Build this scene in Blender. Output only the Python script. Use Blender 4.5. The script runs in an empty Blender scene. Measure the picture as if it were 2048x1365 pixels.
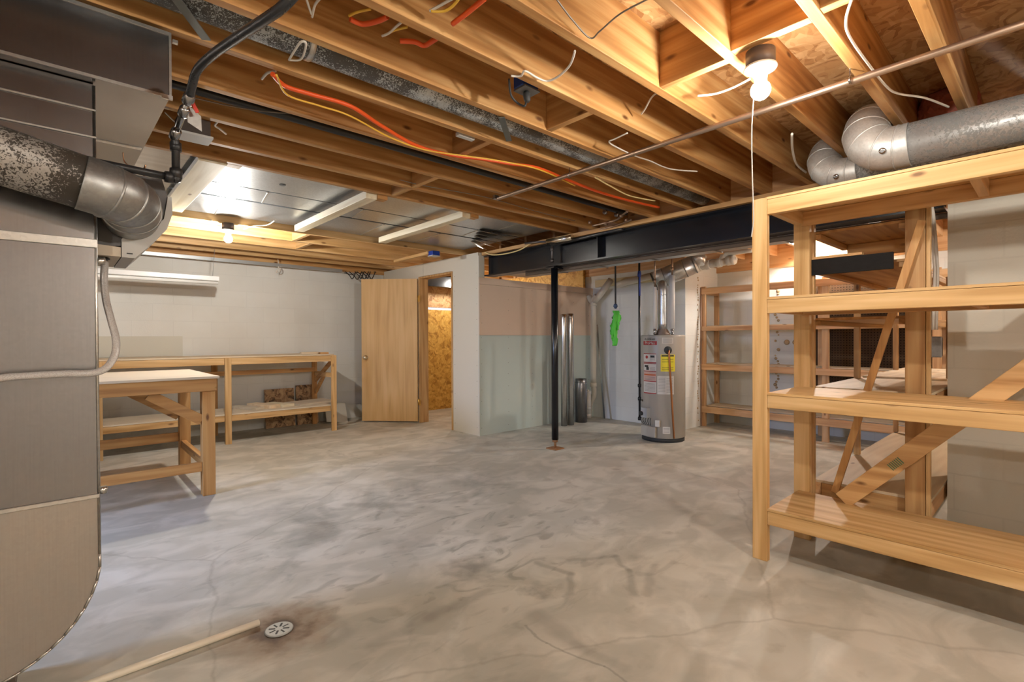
import bpy, bmesh, math, random
import numpy as np
from mathutils import Vector, Matrix
random.seed(7)
SC = bpy.context.scene
COL = SC.collection

# ------------------------------------------------------------------ camera
CAM_H, YAW, PITCH, ROLL, FPX = 1.2, .833, -.0061, -.0042, 995.0
_fw = np.array([math.cos(YAW)*math.cos(PITCH), math.sin(YAW)*math.cos(PITCH), math.sin(PITCH)])
_r = np.array([math.sin(YAW), -math.cos(YAW), 0.0]); _u = np.cross(_r, _fw)
_r2 = _r*math.cos(ROLL) + _u*math.sin(ROLL); _u2 = -_r*math.sin(ROLL) + _u*math.cos(ROLL)
RM = np.stack([_r2, _u2, -_fw], 1)
cam = bpy.data.objects.new('camera', bpy.data.cameras.new('camera')); COL.objects.link(cam)
cam.data.sensor_width = 36; cam.data.lens = FPX*36/2048; cam.data.clip_start = .02
m4 = Matrix([[*RM[0], 0], [*RM[1], 0], [*RM[2], CAM_H], [0, 0, 0, 1]])
cam.matrix_world = m4
SC.camera = cam
def _ray(px, py): return RM @ np.array([px-1024, -(py-682.5), -FPX])
def OZ(px, py, z):
    v = _ray(px, py); t = (z-CAM_H)/v[2]; return (v[0]*t, v[1]*t, z)
def OY(px, py, y):
    v = _ray(px, py); t = y/v[1]; return (v[0]*t, y, v[2]*t+CAM_H)
def OX(px, py, x):
    v = _ray(px, py); t = x/v[0]; return (x, v[1]*t, v[2]*t+CAM_H)

# ------------------------------------------------------------------ light and exposure
SC.view_settings.view_transform = 'Standard'; SC.view_settings.look = 'None'
SC.view_settings.gamma = 1; SC.view_settings.use_curve_mapping = False
SC.view_settings.exposure = 0.90
BULB_L = 760.0          # radiance of the lamp bulbs
BULB_COL = (1.0, .95, .865)
w = bpy.data.worlds.new('world'); SC.world = w; w.use_nodes = True
w.node_tree.nodes['Background'].inputs[0].default_value = (.55, .72, 1.0, 1)
w.node_tree.nodes['Background'].inputs[1].default_value = 1.0
try:
    SC.cycles.use_denoising = True
    SC.cycles.diffuse_bounces = 4; SC.cycles.glossy_bounces = 3; SC.cycles.max_bounces = 7; SC.cycles.sample_clamp_indirect = 6
    SC.cycles.use_adaptive_sampling = True; SC.cycles.adaptive_threshold = .05; SC.cycles.caustics_reflective = False; SC.cycles.caustics_refractive = False
except Exception: pass
def area_light(name, loc, target, size, power, col, sy=None):
    l = bpy.data.lights.new(name, 'AREA'); l.energy = power; l.color = col; l.size = size
    if sy: l.shape = 'RECTANGLE'; l.size_y = sy
    o = bpy.data.objects.new(name, l); COL.objects.link(o); o.location = loc
    o.rotation_euler = (Vector(target)-Vector(loc)).to_track_quat('-Z', 'Y').to_euler()
    return o
# daylight through the window in the left wall
area_light('window_daylight', (-3.25, 3.75, 1.85), (0.6, 3.55, 0.0), 1.0, 20, (.50, .64, 1.0), .6).data.spread = 1.3

# ------------------------------------------------------------------ materials
MATS = {}
def newmat(name):
    m = bpy.data.materials.new(name); m.use_nodes = True
    return m, m.node_tree.nodes, m.node_tree.links, m.node_tree.nodes['Principled BSDF']
def plain(name, col, rough=.5, metal=0, emit=None, trans=0, alpha=1):
    if name in MATS: return MATS[name]
    m, N, L, b = newmat(name)
    b.inputs['Base Color'].default_value = (*col, 1); b.inputs['Roughness'].default_value = rough
    b.inputs['Metallic'].default_value = metal
    if emit:
        b.inputs['Emission Color'].default_value = (*emit[0], 1); b.inputs['Emission Strength'].default_value = emit[1]
    if trans: b.inputs['Transmission Weight'].default_value = trans
    # slight variation so that no surface is perfectly flat
    if not emit and not trans:
        n = N.new('ShaderNodeTexNoise'); n.inputs['Scale'].default_value = 9; n.inputs['Detail'].default_value = 4
        r = N.new('ShaderNodeMapRange'); r.inputs[3].default_value = rough*.85; r.inputs[4].default_value = min(1, rough*1.15)
        L.new(n.outputs[0], r.inputs[0]); L.new(r.outputs[0], b.inputs['Roughness'])
    MATS[name] = m; return m
def ramp(N, stops):
    r = N.new('ShaderNodeValToRGB'); e = r.color_ramp.elements
    e[0].position = stops[0][0]; e[0].color = (*stops[0][1], 1)
    e[1].position = stops[-1][0]; e[1].color = (*stops[-1][1], 1)
    for p, c in stops[1:-1]:
        k = e.new(p); k.color = (*c, 1)
    return r
def coords(N, L, scale, kind='Object', rnd=True):
    t = N.new('ShaderNodeTexCoord'); mp = N.new('ShaderNodeMapping'); mp.inputs['Scale'].default_value = scale
    if rnd:
        oi = N.new('ShaderNodeObjectInfo'); mu = N.new('ShaderNodeVectorMath'); mu.operation = 'SCALE'
        cmb = N.new('ShaderNodeCombineXYZ')
        for i in range(3): L.new(oi.outputs['Random'], cmb.inputs[i])
        L.new(cmb.outputs[0], mu.inputs[0]); mu.inputs['Scale'].default_value = 37.0
        ad = N.new('ShaderNodeVectorMath'); ad.operation = 'ADD'
        L.new(t.outputs[kind], ad.inputs[0]); L.new(mu.outputs[0], ad.inputs[1]); L.new(ad.outputs[0], mp.inputs[0])
    else: L.new(t.outputs[kind], mp.inputs[0])
    return mp
def mixc(N, L, a, b, f, mode='MIX'):
    m = N.new('ShaderNodeMix'); m.data_type = 'RGBA'; m.blend_type = mode
    for s, v in ((m.inputs[6], a), (m.inputs[7], b)):
        if isinstance(v, tuple): s.default_value = (*v, 1)
        else: L.new(v, s)
    if isinstance(f, (int, float)): m.inputs[0].default_value = f
    else: L.new(f, m.inputs[0])
    return m.outputs[2]
def wood(axis='x', tone='pine'):
    key = 'wood_%s_%s' % (tone, axis)
    if key in MATS: return MATS[key]
    P = {'pine': ((.42, .21, .07), (.60, .345, .14), (.72, .46, .21)),
         'joist': ((.34, .145, .038), (.52, .26, .085), (.68, .41, .17)),
         'fir': ((.50, .28, .095), (.67, .41, .17), (.79, .53, .26)),
         'red': ((.50, .25, .10), (.66, .38, .18), (.74, .47, .25)),
         'pale': ((.66, .55, .36), (.76, .67, .48), (.82, .74, .56)),
         'old': ((.36, .17, .055), (.52, .27, .09), (.62, .36, .14)),
         'ply': ((.60, .46, .30), (.72, .57, .39), (.78, .64, .45)),
         'plyw': ((.58, .49, .37), (.66, .57, .44), (.70, .62, .50)),
         'doorskin': ((.55, .32, .12), (.66, .41, .17), (.72, .47, .22)),
         'dark': ((.07, .04, .02), (.10, .06, .03), (.13, .08, .045))}[tone]
    m, N, L, b = newmat(key)
    i = 'xyz'.index(axis)
    s1 = [26, 26, 26]; s1[i] = 1.1
    s2 = [5, 5, 5]; s2[i] = .45
    if tone in ('ply', 'doorskin'): s1 = [14, 14, 14]; s1[i] = .7
    n1 = N.new('ShaderNodeTexNoise'); n1.inputs['Scale'].default_value = 1.0; n1.inputs['Detail'].default_value = 5; n1.inputs['Distortion'].default_value = .6
    L.new(coords(N, L, s1).outputs[0], n1.inputs[0])
    n2 = N.new('ShaderNodeTexWave'); n2.wave_type = 'BANDS'; n2.bands_direction = 'DIAGONAL'
    n2.inputs['Scale'].default_value = 1.6; n2.inputs['Distortion'].default_value = 7; n2.inputs['Detail'].default_value = 2; n2.inputs['Detail Scale'].default_value = .8
    L.new(coords(N, L, s2).outputs[0], n2.inputs[0])
    ad = N.new('ShaderNodeMath'); ad.operation = 'MULTIPLY_ADD'; ad.inputs[1].default_value = .13
    L.new(n2.outputs[1], ad.inputs[0]); 
    mu = N.new('ShaderNodeMath'); mu.operation = 'MULTIPLY'; mu.inputs[1].default_value = .93
    L.new(n1.outputs[0], mu.inputs[0]); L.new(mu.outputs[0], ad.inputs[2])
    rp = ramp(N, [(.30, P[0]), (.52, P[1]), (.74, P[2])]); L.new(ad.outputs[0], rp.inputs[0])
    # board to board variation
    oi = N.new('ShaderNodeObjectInfo'); hs = N.new('ShaderNodeHueSaturation')
    mr = N.new('ShaderNodeMapRange'); mr.inputs[3].default_value = .86; mr.inputs[4].default_value = 1.1
    L.new(oi.outputs['Random'], mr.inputs[0]); L.new(mr.outputs[0], hs.inputs['Value']); L.new(rp.outputs[0], hs.inputs['Color'])
    out = hs.outputs[0]
    if tone not in ('plyw', 'doorskin', 'dark'):
        # knots
        v = N.new('ShaderNodeTexVoronoi'); v.inputs['Scale'].default_value = 1.0
        sk = [9, 9, 9]; sk[i] = 3.6
        L.new(coords(N, L, sk).outputs[0], v.inputs[0])
        kr = ramp(N, [(.05, (1, 1, 1)), (.13, (0, 0, 0))]); L.new(v.outputs['Distance'], kr.inputs[0])
        out = mixc(N, L, out, (P[0][0]*.45, P[0][1]*.38, P[0][2]*.35), kr.outputs[0])
    L.new(out, b.inputs['Base Color'])
    b.inputs['Roughness'].default_value = .55
    bp = N.new('ShaderNodeBump'); bp.inputs['Strength'].default_value = .12; bp.inputs['Distance'].default_value = .002
    L.new(n1.outputs[0], bp.inputs['Height']); L.new(bp.outputs[0], b.inputs['Normal'])
    MATS[key] = m; return m
def osb(tone='sub', sc=(1, 1, 1)):
    key = 'osb_'+tone
    if key in MATS: return MATS[key]
    m, N, L, b = newmat(key)
    P = {'sub': ((.36, .17, .06), (.56, .31, .13), (.70, .45, .22)), 'wall': ((.42, .20, .035), (.66, .36, .07), (.80, .50, .13)),
         'scrap': ((.10, .05, .02), (.36, .20, .09), (.55, .36, .18))}[tone]
    nz = N.new('ShaderNodeTexNoise'); nz.inputs['Scale'].default_value = 6
    c = coords(N, L, sc, rnd=False); L.new(c.outputs[0], nz.inputs[0])
    mx = N.new('ShaderNodeVectorMath'); mx.operation = 'MULTIPLY_ADD'; mx.inputs[1].default_value = (.25, .25, .25)
    L.new(nz.outputs[1], mx.inputs[0]); L.new(c.outputs[0], mx.inputs[2])
    outs = []
    for s in ((34, 9, 22), (10, 36, 14)):
        mp = N.new('ShaderNodeMapping'); mp.inputs['Scale'].default_value = s; mp.inputs['Rotation'].default_value = (.3, .5, .4+s[0]*.01)
        L.new(mx.outputs[0], mp.inputs[0])
        v = N.new('ShaderNodeTexVoronoi'); v.inputs['Scale'].default_value = 1; L.new(mp.outputs[0], v.inputs[0]); outs.append(v)
    s = N.new('ShaderNodeSeparateColor'); L.new(outs[0].outputs['Color'], s.inputs[0])
    s2 = N.new('ShaderNodeSeparateColor'); L.new(outs[1].outputs['Color'], s2.inputs[0])
    a = N.new('ShaderNodeMath'); a.operation = 'ADD'; L.new(s.outputs[0], a.inputs[0]); L.new(s2.outputs[1], a.inputs[1])
    h = N.new('ShaderNodeMath'); h.operation = 'MULTIPLY'; h.inputs[1].default_value = .5; L.new(a.outputs[0], h.inputs[0])
    rp = ramp(N, [(.15, P[0]), (.45, P[1]), (.85, P[2])]); L.new(h.outputs[0], rp.inputs[0])
    L.new(rp.outputs[0], b.inputs['Base Color']); b.inputs['Roughness'].default_value = .6
    bp = N.new('ShaderNodeBump'); bp.inputs['Strength'].default_value = .3; bp.inputs['Distance'].default_value = .004
    L.new(h.outputs[0], bp.inputs['Height']); L.new(bp.outputs[0], b.inputs['Normal'])
    MATS[key] = m; return m
def galv(name, base=(.50, .50, .49), rough=.38, met=1.0, wav=False, speck=0.0, dark=(.06, .055, .05), sc=14.0, streak=False):
    if name in MATS: return MATS[name]
    m, N, L, b = newmat(name)
    b.inputs['Metallic'].default_value = met
    c = coords(N, L, (1, 1, 1))
    v = N.new('ShaderNodeTexVoronoi'); v.inputs['Scale'].default_value = 110; L.new(c.outputs[0], v.inputs[0])
    s = N.new('ShaderNodeSeparateColor'); L.new(v.outputs['Color'], s.inputs[0])
    n = N.new('ShaderNodeTexNoise'); n.inputs['Scale'].default_value = 2.4; n.inputs['Detail'].default_value = 5; L.new(c.outputs[0], n.inputs[0])
    sv = .04 if streak else .13
    rp = ramp(N, [(0, tuple(x*(1-sv) for x in base)), (1, tuple(min(1, x*(1+sv)) for x in base))]); L.new(s.outputs[0], rp.inputs[0])
    out = mixc(N, L, rp.outputs[0], tuple(x*.78 for x in base), n.outputs[0])
    rr = N.new('ShaderNodeMapRange'); rr.inputs[3].default_value = rough*.7; rr.inputs[4].default_value = rough*1.35
    if streak:
        c2 = coords(N, L, (220, 220, 5)); ns = N.new('ShaderNodeTexNoise'); ns.inputs['Scale'].default_value = 1; L.new(c2.outputs[0], ns.inputs[0])
        rs = ramp(N, [(.3, (.96, .96, .96)), (.7, (1.02, 1.02, 1.02))]); L.new(ns.outputs[0], rs.inputs[0]); out = mixc(N, L, out, rs.outputs[0], 1.0, 'MULTIPLY')
    L.new(n.outputs[0], rr.inputs[0]); L.new(rr.outputs[0], b.inputs['Roughness'])
    if speck:
        n2 = N.new('ShaderNodeTexNoise'); n2.inputs['Scale'].default_value = sc*7; n2.inputs['Detail'].default_value = 2; n2.inputs['Distortion'].default_value = 1.5; L.new(c.outputs[0], n2.inputs[0])
        n3 = N.new('ShaderNodeTexNoise'); n3.inputs['Scale'].default_value = sc*.45; n3.inputs['Detail'].default_value = 3; L.new(c.outputs[0], n3.inputs[0])
        ad = N.new('ShaderNodeMath'); ad.operation = 'ADD'; L.new(n2.outputs[0], ad.inputs[0]); L.new(n3.outputs[0], ad.inputs[1])
        k = ramp(N, [(.5*2*.5+.5-.5+.5-speck*.12, (0, 0, 0)), (.5+.5-speck*.12+.06 if False else min(.999, 1.06-speck*.12), (1, 1, 1))])
        k.color_ramp.elements[0].position = .98-speck*.12-.0; k.color_ramp.elements[1].position = min(1, 1.03-speck*.12)
        L.new(ad.outputs[0], k.inputs[0]); out = mixc(N, L, out, dark, k.outputs[0])
        mm = N.new('ShaderNodeMapRange'); mm.inputs[3].default_value = met; mm.inputs[4].default_value = .2
        L.new(k.outputs[0], mm.inputs[0]); L.new(mm.outputs[0], b.inputs['Metallic'])
    L.new(out, b.inputs['Base Color'])
    bp = N.new('ShaderNodeBump'); bp.inputs['Strength'].default_value = .15; bp.inputs['Distance'].default_value = .01
    if wav:
        nw = N.new('ShaderNodeTexNoise'); nw.inputs['Scale'].default_value = 3.2; nw.inputs['Detail'].default_value = 1; L.new(c.outputs[0], nw.inputs[0])
        bp.inputs['Strength'].default_value = .6; bp.inputs['Distance'].default_value = .03; L.new(nw.outputs[0], bp.inputs['Height'])
    else: L.new(n.outputs[0], bp.inputs['Height']); L.new(bp.outputs[0], b.inputs['Normal'])
    MATS[name] = m; return m
def block(axis, col=(.80, .80, .77), name='block'):
    key = name+'_'+axis
    if key in MATS: return MATS[key]
    m, N, L, b = newmat(key)
    t = N.new('ShaderNodeTexCoord'); sx = N.new('ShaderNodeSeparateXYZ'); L.new(t.outputs['Object'], sx.inputs[0])
    cb = N.new('ShaderNodeCombineXYZ'); L.new(sx.outputs['xy'.index(axis)], cb.inputs[0]); L.new(sx.outputs[2], cb.inputs[1])
    br = N.new('ShaderNodeTexBrick'); br.inputs['Scale'].default_value = 1; br.inputs['Mortar Size'].default_value = .006
    br.inputs['Brick Width'].default_value = .406; br.inputs['Row Height'].default_value = .203; br.inputs['Mortar Smooth'].default_value = .6
    br.inputs['Color1'].default_value = (*col, 1); br.inputs['Color2'].default_value = (*[x*.97 for x in col], 1)
    br.inputs['Mortar'].default_value = (*[x*.945 for x in col], 1)
    L.new(cb.outputs[0], br.inputs[0])
    n = N.new('ShaderNodeTexNoise'); n.inputs['Scale'].default_value = 1.3; n.inputs['Detail'].default_value = 5; L.new(t.outputs['Object'], n.inputs[0])
    rp = ramp(N, [(.3, (.9, .88, .85)), (.65, (1, 1, 1))]); L.new(n.outputs[0], rp.inputs[0])
    out = mixc(N, L, br.outputs[0], rp.outputs[0], 1.0, 'MULTIPLY')
    L.new(out, b.inputs['Base Color']); b.inputs['Roughness'].default_value = .7
    n2 = N.new('ShaderNodeTexNoise'); n2.inputs['Scale'].default_value = 90; L.new(t.outputs['Object'], n2.inputs[0])
    bp = N.new('ShaderNodeBump'); bp.inputs['Strength'].default_value = .35; bp.inputs['Distance'].default_value = .003
    h = N.new('ShaderNodeMath'); h.operation = 'MULTIPLY_ADD'; h.inputs[1].default_value = -.5
    L.new(br.outputs['Fac'], h.inputs[0]); L.new(n2.outputs[0], h.inputs[2])
    L.new(h.outputs[0], bp.inputs['Height']); L.new(bp.outputs[0], b.inputs['Normal'])
    MATS[key] = m; return m
DRAIN = (.66, 2.16)
def concrete():
    m, N, L, b = newmat('concrete')
    t = N.new('ShaderNodeTexCoord'); C = t.outputs['Object']
    def noise(s, d=6, dist=0, scale=(1, 1, 1), loc=(0, 0, 0)):
        mp = N.new('ShaderNodeMapping'); mp.inputs['Scale'].default_value = scale; mp.inputs['Location'].default_value = loc; L.new(C, mp.inputs[0])
        n = N.new('ShaderNodeTexNoise'); n.inputs['Scale'].default_value = s; n.inputs['Detail'].default_value = d; n.inputs['Distortion'].default_value = dist
        L.new(mp.outputs[0], n.inputs[0]); return n.outputs[0]
    base = ramp(N, [(.30, (.45, .425, .36)), (.5, (.57, .54, .47)), (.72, (.66, .635, .57))]); L.new(noise(.9, 8, .4), base.inputs[0])
    out = base.outputs[0]
    # pale worn marks and dark stains
    f1 = ramp(N, [(.54, (0, 0, 0)), (.64, (1, 1, 1))]); L.new(noise(1.7, 9, .8, loc=(3, 1, 0)), f1.inputs[0])
    out = mixc(N, L, out, (.68, .66, .60), mk(N, L, f1.outputs[0], .55))
    f2 = ramp(N, [(.55, (0, 0, 0)), (.68, (1, 1, 1))]); L.new(noise(1.35, 10, 1.0, loc=(7.3, 4.1, 0)), f2.inputs[0])
    cen = radial(N, L, C, (1.75, 2.6), .6, 1.9)
    mm = N.new('ShaderNodeMath'); mm.operation = 'MULTIPLY'; L.new(f2.outputs[0], mm.inputs[0]); L.new(cen, mm.inputs[1])
    out = mixc(N, L, out, (.15, .145, .12), mk(N, L, mm.outputs[0], .75))
    # a general grey bloom on the worn middle of the floor
    out = mixc(N, L, out, (.42, .425, .38), mk(N, L, cen, .38))
    f5 = ramp(N, [(.42, (.86, .86, .84)), (.60, (1.08, 1.07, 1.06))]); L.new(noise(3.2, 10, .9, scale=(1, 1.5, 1), loc=(5, 2, 0)), f5.inputs[0])
    out = mixc(N, L, out, f5.outputs[0], 1.0, 'MULTIPLY')
    f6 = ramp(N, [(.56, (0, 0, 0)), (.66, (1, 1, 1))]); L.new(noise(4.5, 9, 1.6, scale=(.8, 1.6, 1), loc=(2, 8, 0)), f6.inputs[0])
    m6 = N.new('ShaderNodeMath'); m6.operation = 'MULTIPLY'; L.new(f6.outputs[0], m6.inputs[0]); L.new(radial(N, L, C, (1.7, 2.5), .5, 1.6), m6.inputs[1])
    out = mixc(N, L, out, (.20, .19, .155), mk(N, L, m6.outputs[0], .55))
    f3 = ramp(N, [(.62, (0, 0, 0)), (.72, (1, 1, 1))]); L.new(noise(6, 6, .3, loc=(1, 9, 0)), f3.inputs[0])
    out = mixc(N, L, out, (.26, .225, .17), mk(N, L, f3.outputs[0], .35))
    # worn lines left by old partitions, with a few blotches
    def P2(px, py): q = OZ(600+px/2.048, 800+py/2.048, 0); return (q[0], q[1])
    nzl = N.new('ShaderNodeTexNoise'); nzl.inputs['Scale'].default_value = 7; nzl.inputs['Detail'].default_value = 7; L.new(C, nzl.inputs[0])
    wob = N.new('ShaderNodeVectorMath'); wob.operation = 'MULTIPLY_ADD'; wob.inputs[1].default_value = (.07, .07, 0); L.new(nzl.outputs[1], wob.inputs[0]); L.new(C, wob.inputs[2])
    off = N.new('ShaderNodeVectorMath'); off.operation = 'SUBTRACT'; off.inputs[1].default_value = (.035, .035, 0); L.new(wob.outputs[0], off.inputs[0])
    def vm(op, a, b2):
        n = N.new('ShaderNodeVectorMath'); n.operation = op
        for s_, v_ in ((n.inputs[0], a), (n.inputs[1], b2)):
            if isinstance(v_, tuple): s_.default_value = v_
            else: L.new(v_, s_)
        return n
    def seg(a, b2, w, col, k):
        nonlocal out
        d = (b2[0]-a[0], b2[1]-a[1], 0); dd = d[0]**2+d[1]**2
        pa = vm('SUBTRACT', off.outputs[0], (a[0], a[1], 0)).outputs[0]
        dt = vm('DOT_PRODUCT', pa, d).outputs['Value']
        t_ = N.new('ShaderNodeMath'); t_.operation = 'DIVIDE'; t_.use_clamp = True; t_.inputs[1].default_value = dd; L.new(dt, t_.inputs[0])
        sc_ = N.new('ShaderNodeVectorMath'); sc_.operation = 'SCALE'; sc_.inputs[0].default_value = d; L.new(t_.outputs[0], sc_.inputs['Scale'])
        ln_ = vm('SUBTRACT', pa, sc_.outputs[0]); l2 = N.new('ShaderNodeVectorMath'); l2.operation = 'LENGTH'; L.new(ln_.outputs[0], l2.inputs[0])
        mr_ = N.new('ShaderNodeMapRange'); mr_.inputs[1].default_value = w*.3; mr_.inputs[2].default_value = w; mr_.inputs[3].default_value = k; mr_.inputs[4].default_value = 0; L.new(l2.outputs['Value'], mr_.inputs[0])
        out = mixc(N, L, out, col, mr_.outputs[0])
    for a, b2, w_, k in (((970, 670), (1110, 715), .022, .5), ((1110, 715), (1100, 790), .022, .5), ((1110, 660), (1290, 640), .02, .4), ((1290, 640), (1345, 700), .02, .45), ((1345, 700), (1365, 800), .025, .5), ((1455, 680), (1420, 800), .025, .4),
                         ((540, 890), (760, 790), .04, .45), ((300, 1010), (540, 890), .035, .3), ((960, 880), (1130, 1000), .05, .4), ((1130, 1000), (1330, 1105), .03, .35), ((90, 830), (200, 960), .03, .25), ((920, 920), (1000, 1000), .006, .6), ((1000, 1000), (1240, 1090), .006, .6), ((1240, 1090), (1340, 1157), .006, .6),
                         ((200, 430), (440, 432), .05, .4), ((1650, 1060), (1800, 1090), .035, .25)):
        seg(P2(*a), P2(*b2), w_*1.25, (.20, .185, .155), k*.8)
    seg(P2(1040, 610), P2(1200, 600), .10, (.56, .53, .46), .5); seg(P2(1190, 720), P2(1270, 720), .10, (.56, .53, .46), .45)
    for c_, r0_, r1_, k in (((690, 690), .02, .16, .6), ((740, 340), .03, .30, .4), ((70, 555), .03, .22, .45), ((975, 780), .01, .09, .55), ((450, 590), .03, .2, .4), ((900, 290), .05, .4, .25)):
        out = mixc(N, L, out, (.14, .135, .115), mk(N, L, radial(N, L, C, P2(*c_), r0_, r1_, .12), k))
    # rusty halo round the floor drain
    dn = radial(N, L, C, DRAIN, .07, .26, noise_amt=.10)
    out = mixc(N, L, out, (.24, .14, .07), mk(N, L, dn, .8))
    dn2 = radial(N, L, C, DRAIN, .05, .13, noise_amt=.10)
    out = mixc(N, L, out, (.07, .04, .025), mk(N, L, dn2, .85))
    # traces of a few cracks
    mp = N.new('ShaderNodeMapping'); mp.inputs['Location'].default_value = (2.2, .4, 0); L.new(C, mp.inputs[0])
    nz = N.new('ShaderNodeTexNoise'); nz.inputs['Scale'].default_value = 5; nz.inputs['Detail'].default_value = 6; L.new(C, nz.inputs[0])
    va = N.new('ShaderNodeVectorMath'); va.operation = 'MULTIPLY_ADD'; va.inputs[1].default_value = (.12, .12, 0); L.new(nz.outputs[1], va.inputs[0]); L.new(mp.outputs[0], va.inputs[2])
    vo = N.new('ShaderNodeTexVoronoi'); vo.feature = 'DISTANCE_TO_EDGE'; vo.inputs['Scale'].default_value = .38; L.new(va.outputs[0], vo.inputs[0])
    cr = ramp(N, [(.0008, (1, 1, 1)), (.0035, (0, 0, 0))]); L.new(vo.outputs[0], cr.inputs[0])
    out = mixc(N, L, out, (.20, .17, .13), mk(N, L, cr.outputs[0], .28))
    L.new(out, b.inputs['Base Color'])
    rr = N.new('ShaderNodeMapRange'); rr.inputs[3].default_value = .42; rr.inputs[4].default_value = .75
    L.new(noise(2, 5), rr.inputs[0]); L.new(rr.outputs[0], b.inputs['Roughness'])
    bp = N.new('ShaderNodeBump'); bp.inputs['Strength'].default_value = .10; bp.inputs['Distance'].default_value = .004
    L.new(noise(14, 8), bp.inputs['Height']); L.new(bp.outputs[0], b.inputs['Normal'])
    return m
def mk(N, L, f, k):
    a = N.new('ShaderNodeMath'); a.operation = 'MULTIPLY'; a.inputs[1].default_value = k; L.new(f, a.inputs[0]); return a.outputs[0]
def radial(N, L, C, c, r0, r1, noise_amt=.6):
    s = N.new('ShaderNodeVectorMath'); s.operation = 'SUBTRACT'; s.inputs[1].default_value = (c[0], c[1], 0); L.new(C, s.inputs[0])
    ln = N.new('ShaderNodeVectorMath'); ln.operation = 'LENGTH'; L.new(s.outputs[0], ln.inputs[0])
    n = N.new('ShaderNodeTexNoise'); n.inputs['Scale'].default_value = 1.2 if noise_amt > .3 else 14; n.inputs['Detail'].default_value = 6; L.new(C, n.inputs[0])
    a = N.new('ShaderNodeMath'); a.operation = 'MULTIPLY_ADD'; a.inputs[1].default_value = noise_amt*2; L.new(n.outputs[0], a.inputs[0]); L.new(ln.outputs[1], a.inputs[2])
    r = N.new('ShaderNodeMapRange'); r.inputs[1].default_value = r0+noise_amt; r.inputs[2].default_value = r1+noise_amt; r.inputs[3].default_value = 1; r.inputs[4].default_value = 0
    L.new(a.outputs[0], r.inputs[0]); return r.outputs[0]

# ------------------------------------------------------------------ shape helpers
def BM(): return bmesh.new()
def box(bm, x0, x1, y0, y1, z0, z1, bev=0.0):
    b = bmesh.new()
    vs = [b.verts.new((x, y, z)) for x in sorted((x0, x1)) for y in sorted((y0, y1)) for z in sorted((z0, z1))]
    for f in ((0, 1, 3, 2), (4, 6, 7, 5), (0, 4, 5, 1), (2, 3, 7, 6), (0, 2, 6, 4), (1, 5, 7, 3)): b.faces.new([vs[i] for i in f])
    if bev: bmesh.ops.bevel(b, geom=b.edges[:], offset=bev, segments=2, affect='EDGES', profile=.5)
    bmesh.ops.recalc_face_normals(b, faces=b.faces)
    merge(bm, b); return bm
def merge(bm, b, mat=None):
    me = bpy.data.meshes.new('t'); b.to_mesh(me); b.free()
    if mat is not None: me.transform(mat)
    bm.from_mesh(me); bpy.data.meshes.remove(me)
def stick(bm, p, q, wid, thk, side=(0, 0, 1), bev=.002):
    """a board from p to q; wid is measured along 'side' (made square to the board), thk across"""
    p = Vector(p); q = Vector(q); d = (q-p); ln = d.length; d.normalize()
    s = Vector(side); s = (s-d*s.dot(d)).normalized(); t = d.cross(s)
    b = bmesh.new(); box(b, 0, ln, -wid/2, wid/2, -thk/2, thk/2, bev)
    M = Matrix([[d.x, s.x, t.x, p.x], [d.y, s.y, t.y, p.y], [d.z, s.z, t.z, p.z], [0, 0, 0, 1]])
    merge(bm, b, M)
    bmesh.ops.recalc_face_normals(bm, faces=bm.faces); return bm
def smooth_path(pts, n=6):
    P = [Vector(p) for p in pts]
    if len(P) < 3: return P
    out = []
    for i in range(len(P)-1):
        p0 = P[max(i-1, 0)]; p1 = P[i]; p2 = P[i+1]; p3 = P[min(i+2, len(P)-1)]
        for k in range(n):
            t = k/n
            out.append(.5*((2*p1)+(-p0+p2)*t+(2*p0-5*p1+4*p2-p3)*t*t+(-p0+3*p1-3*p2+p3)*t**3))
    out.append(P[-1]); return out
def tube(bm, pts, r, seg=12, smooth=True, n=6, caps=True, radii=None):
    P = smooth_path(pts, n) if smooth else [Vector(p) for p in pts]
    T = []
    for i in range(len(P)):
        a = P[max(i-1, 0)]; c = P[min(i+1, len(P)-1)]; T.append((c-a).normalized())
    up = Vector((0, 0, 1)) if abs(T[0].z) < .9 else Vector((1, 0, 0))
    nrm = (up-T[0]*up.dot(T[0])).normalized(); rings = []
    for i, p in enumerate(P):
        nrm = (nrm-T[i]*nrm.dot(T[i])).normalized(); bn = T[i].cross(nrm)
        rr = radii[i] if radii else r
        rings.append([bm.verts.new(p+(nrm*math.cos(2*math.pi*k/seg)+bn*math.sin(2*math.pi*k/seg))*rr) for k in range(seg)])
    for i in range(len(rings)-1):
        for k in range(seg):
            f = bm.faces.new((rings[i][k], rings[i][(k+1) % seg], rings[i+1][(k+1) % seg], rings[i+1][k])); f.smooth = True
    if caps:
        bm.faces.new(rings[0][::-1]); bm.faces.new(rings[-1])
    return bm
def lathe(bm, prof, c, axis=(0, 0, 1), seg=32, close=False):
    A = Vector(axis).normalized(); up = Vector((0, 0, 1)) if abs(A.z) < .9 else Vector((1, 0, 0))
    U = (up-A*up.dot(A)).normalized(); V = A.cross(U); c = Vector(c); rings = []
    for r, z in prof:
        rings.append([bm.verts.new(c+A*z+(U*math.cos(2*math.pi*k/seg)+V*math.sin(2*math.pi*k/seg))*max(r, 1e-5)) for k in range(seg)])
    for i in range(len(rings)-1):
        for k in range(seg):
            f = bm.faces.new((rings[i][k], rings[i][(k+1) % seg], rings[i+1][(k+1) % seg], rings[i+1][k])); f.smooth = True
    bm.faces.new(rings[0][::-1]); bm.faces.new(rings[-1])
    bmesh.ops.recalc_face_normals(bm, faces=bm.faces); return bm
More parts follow.
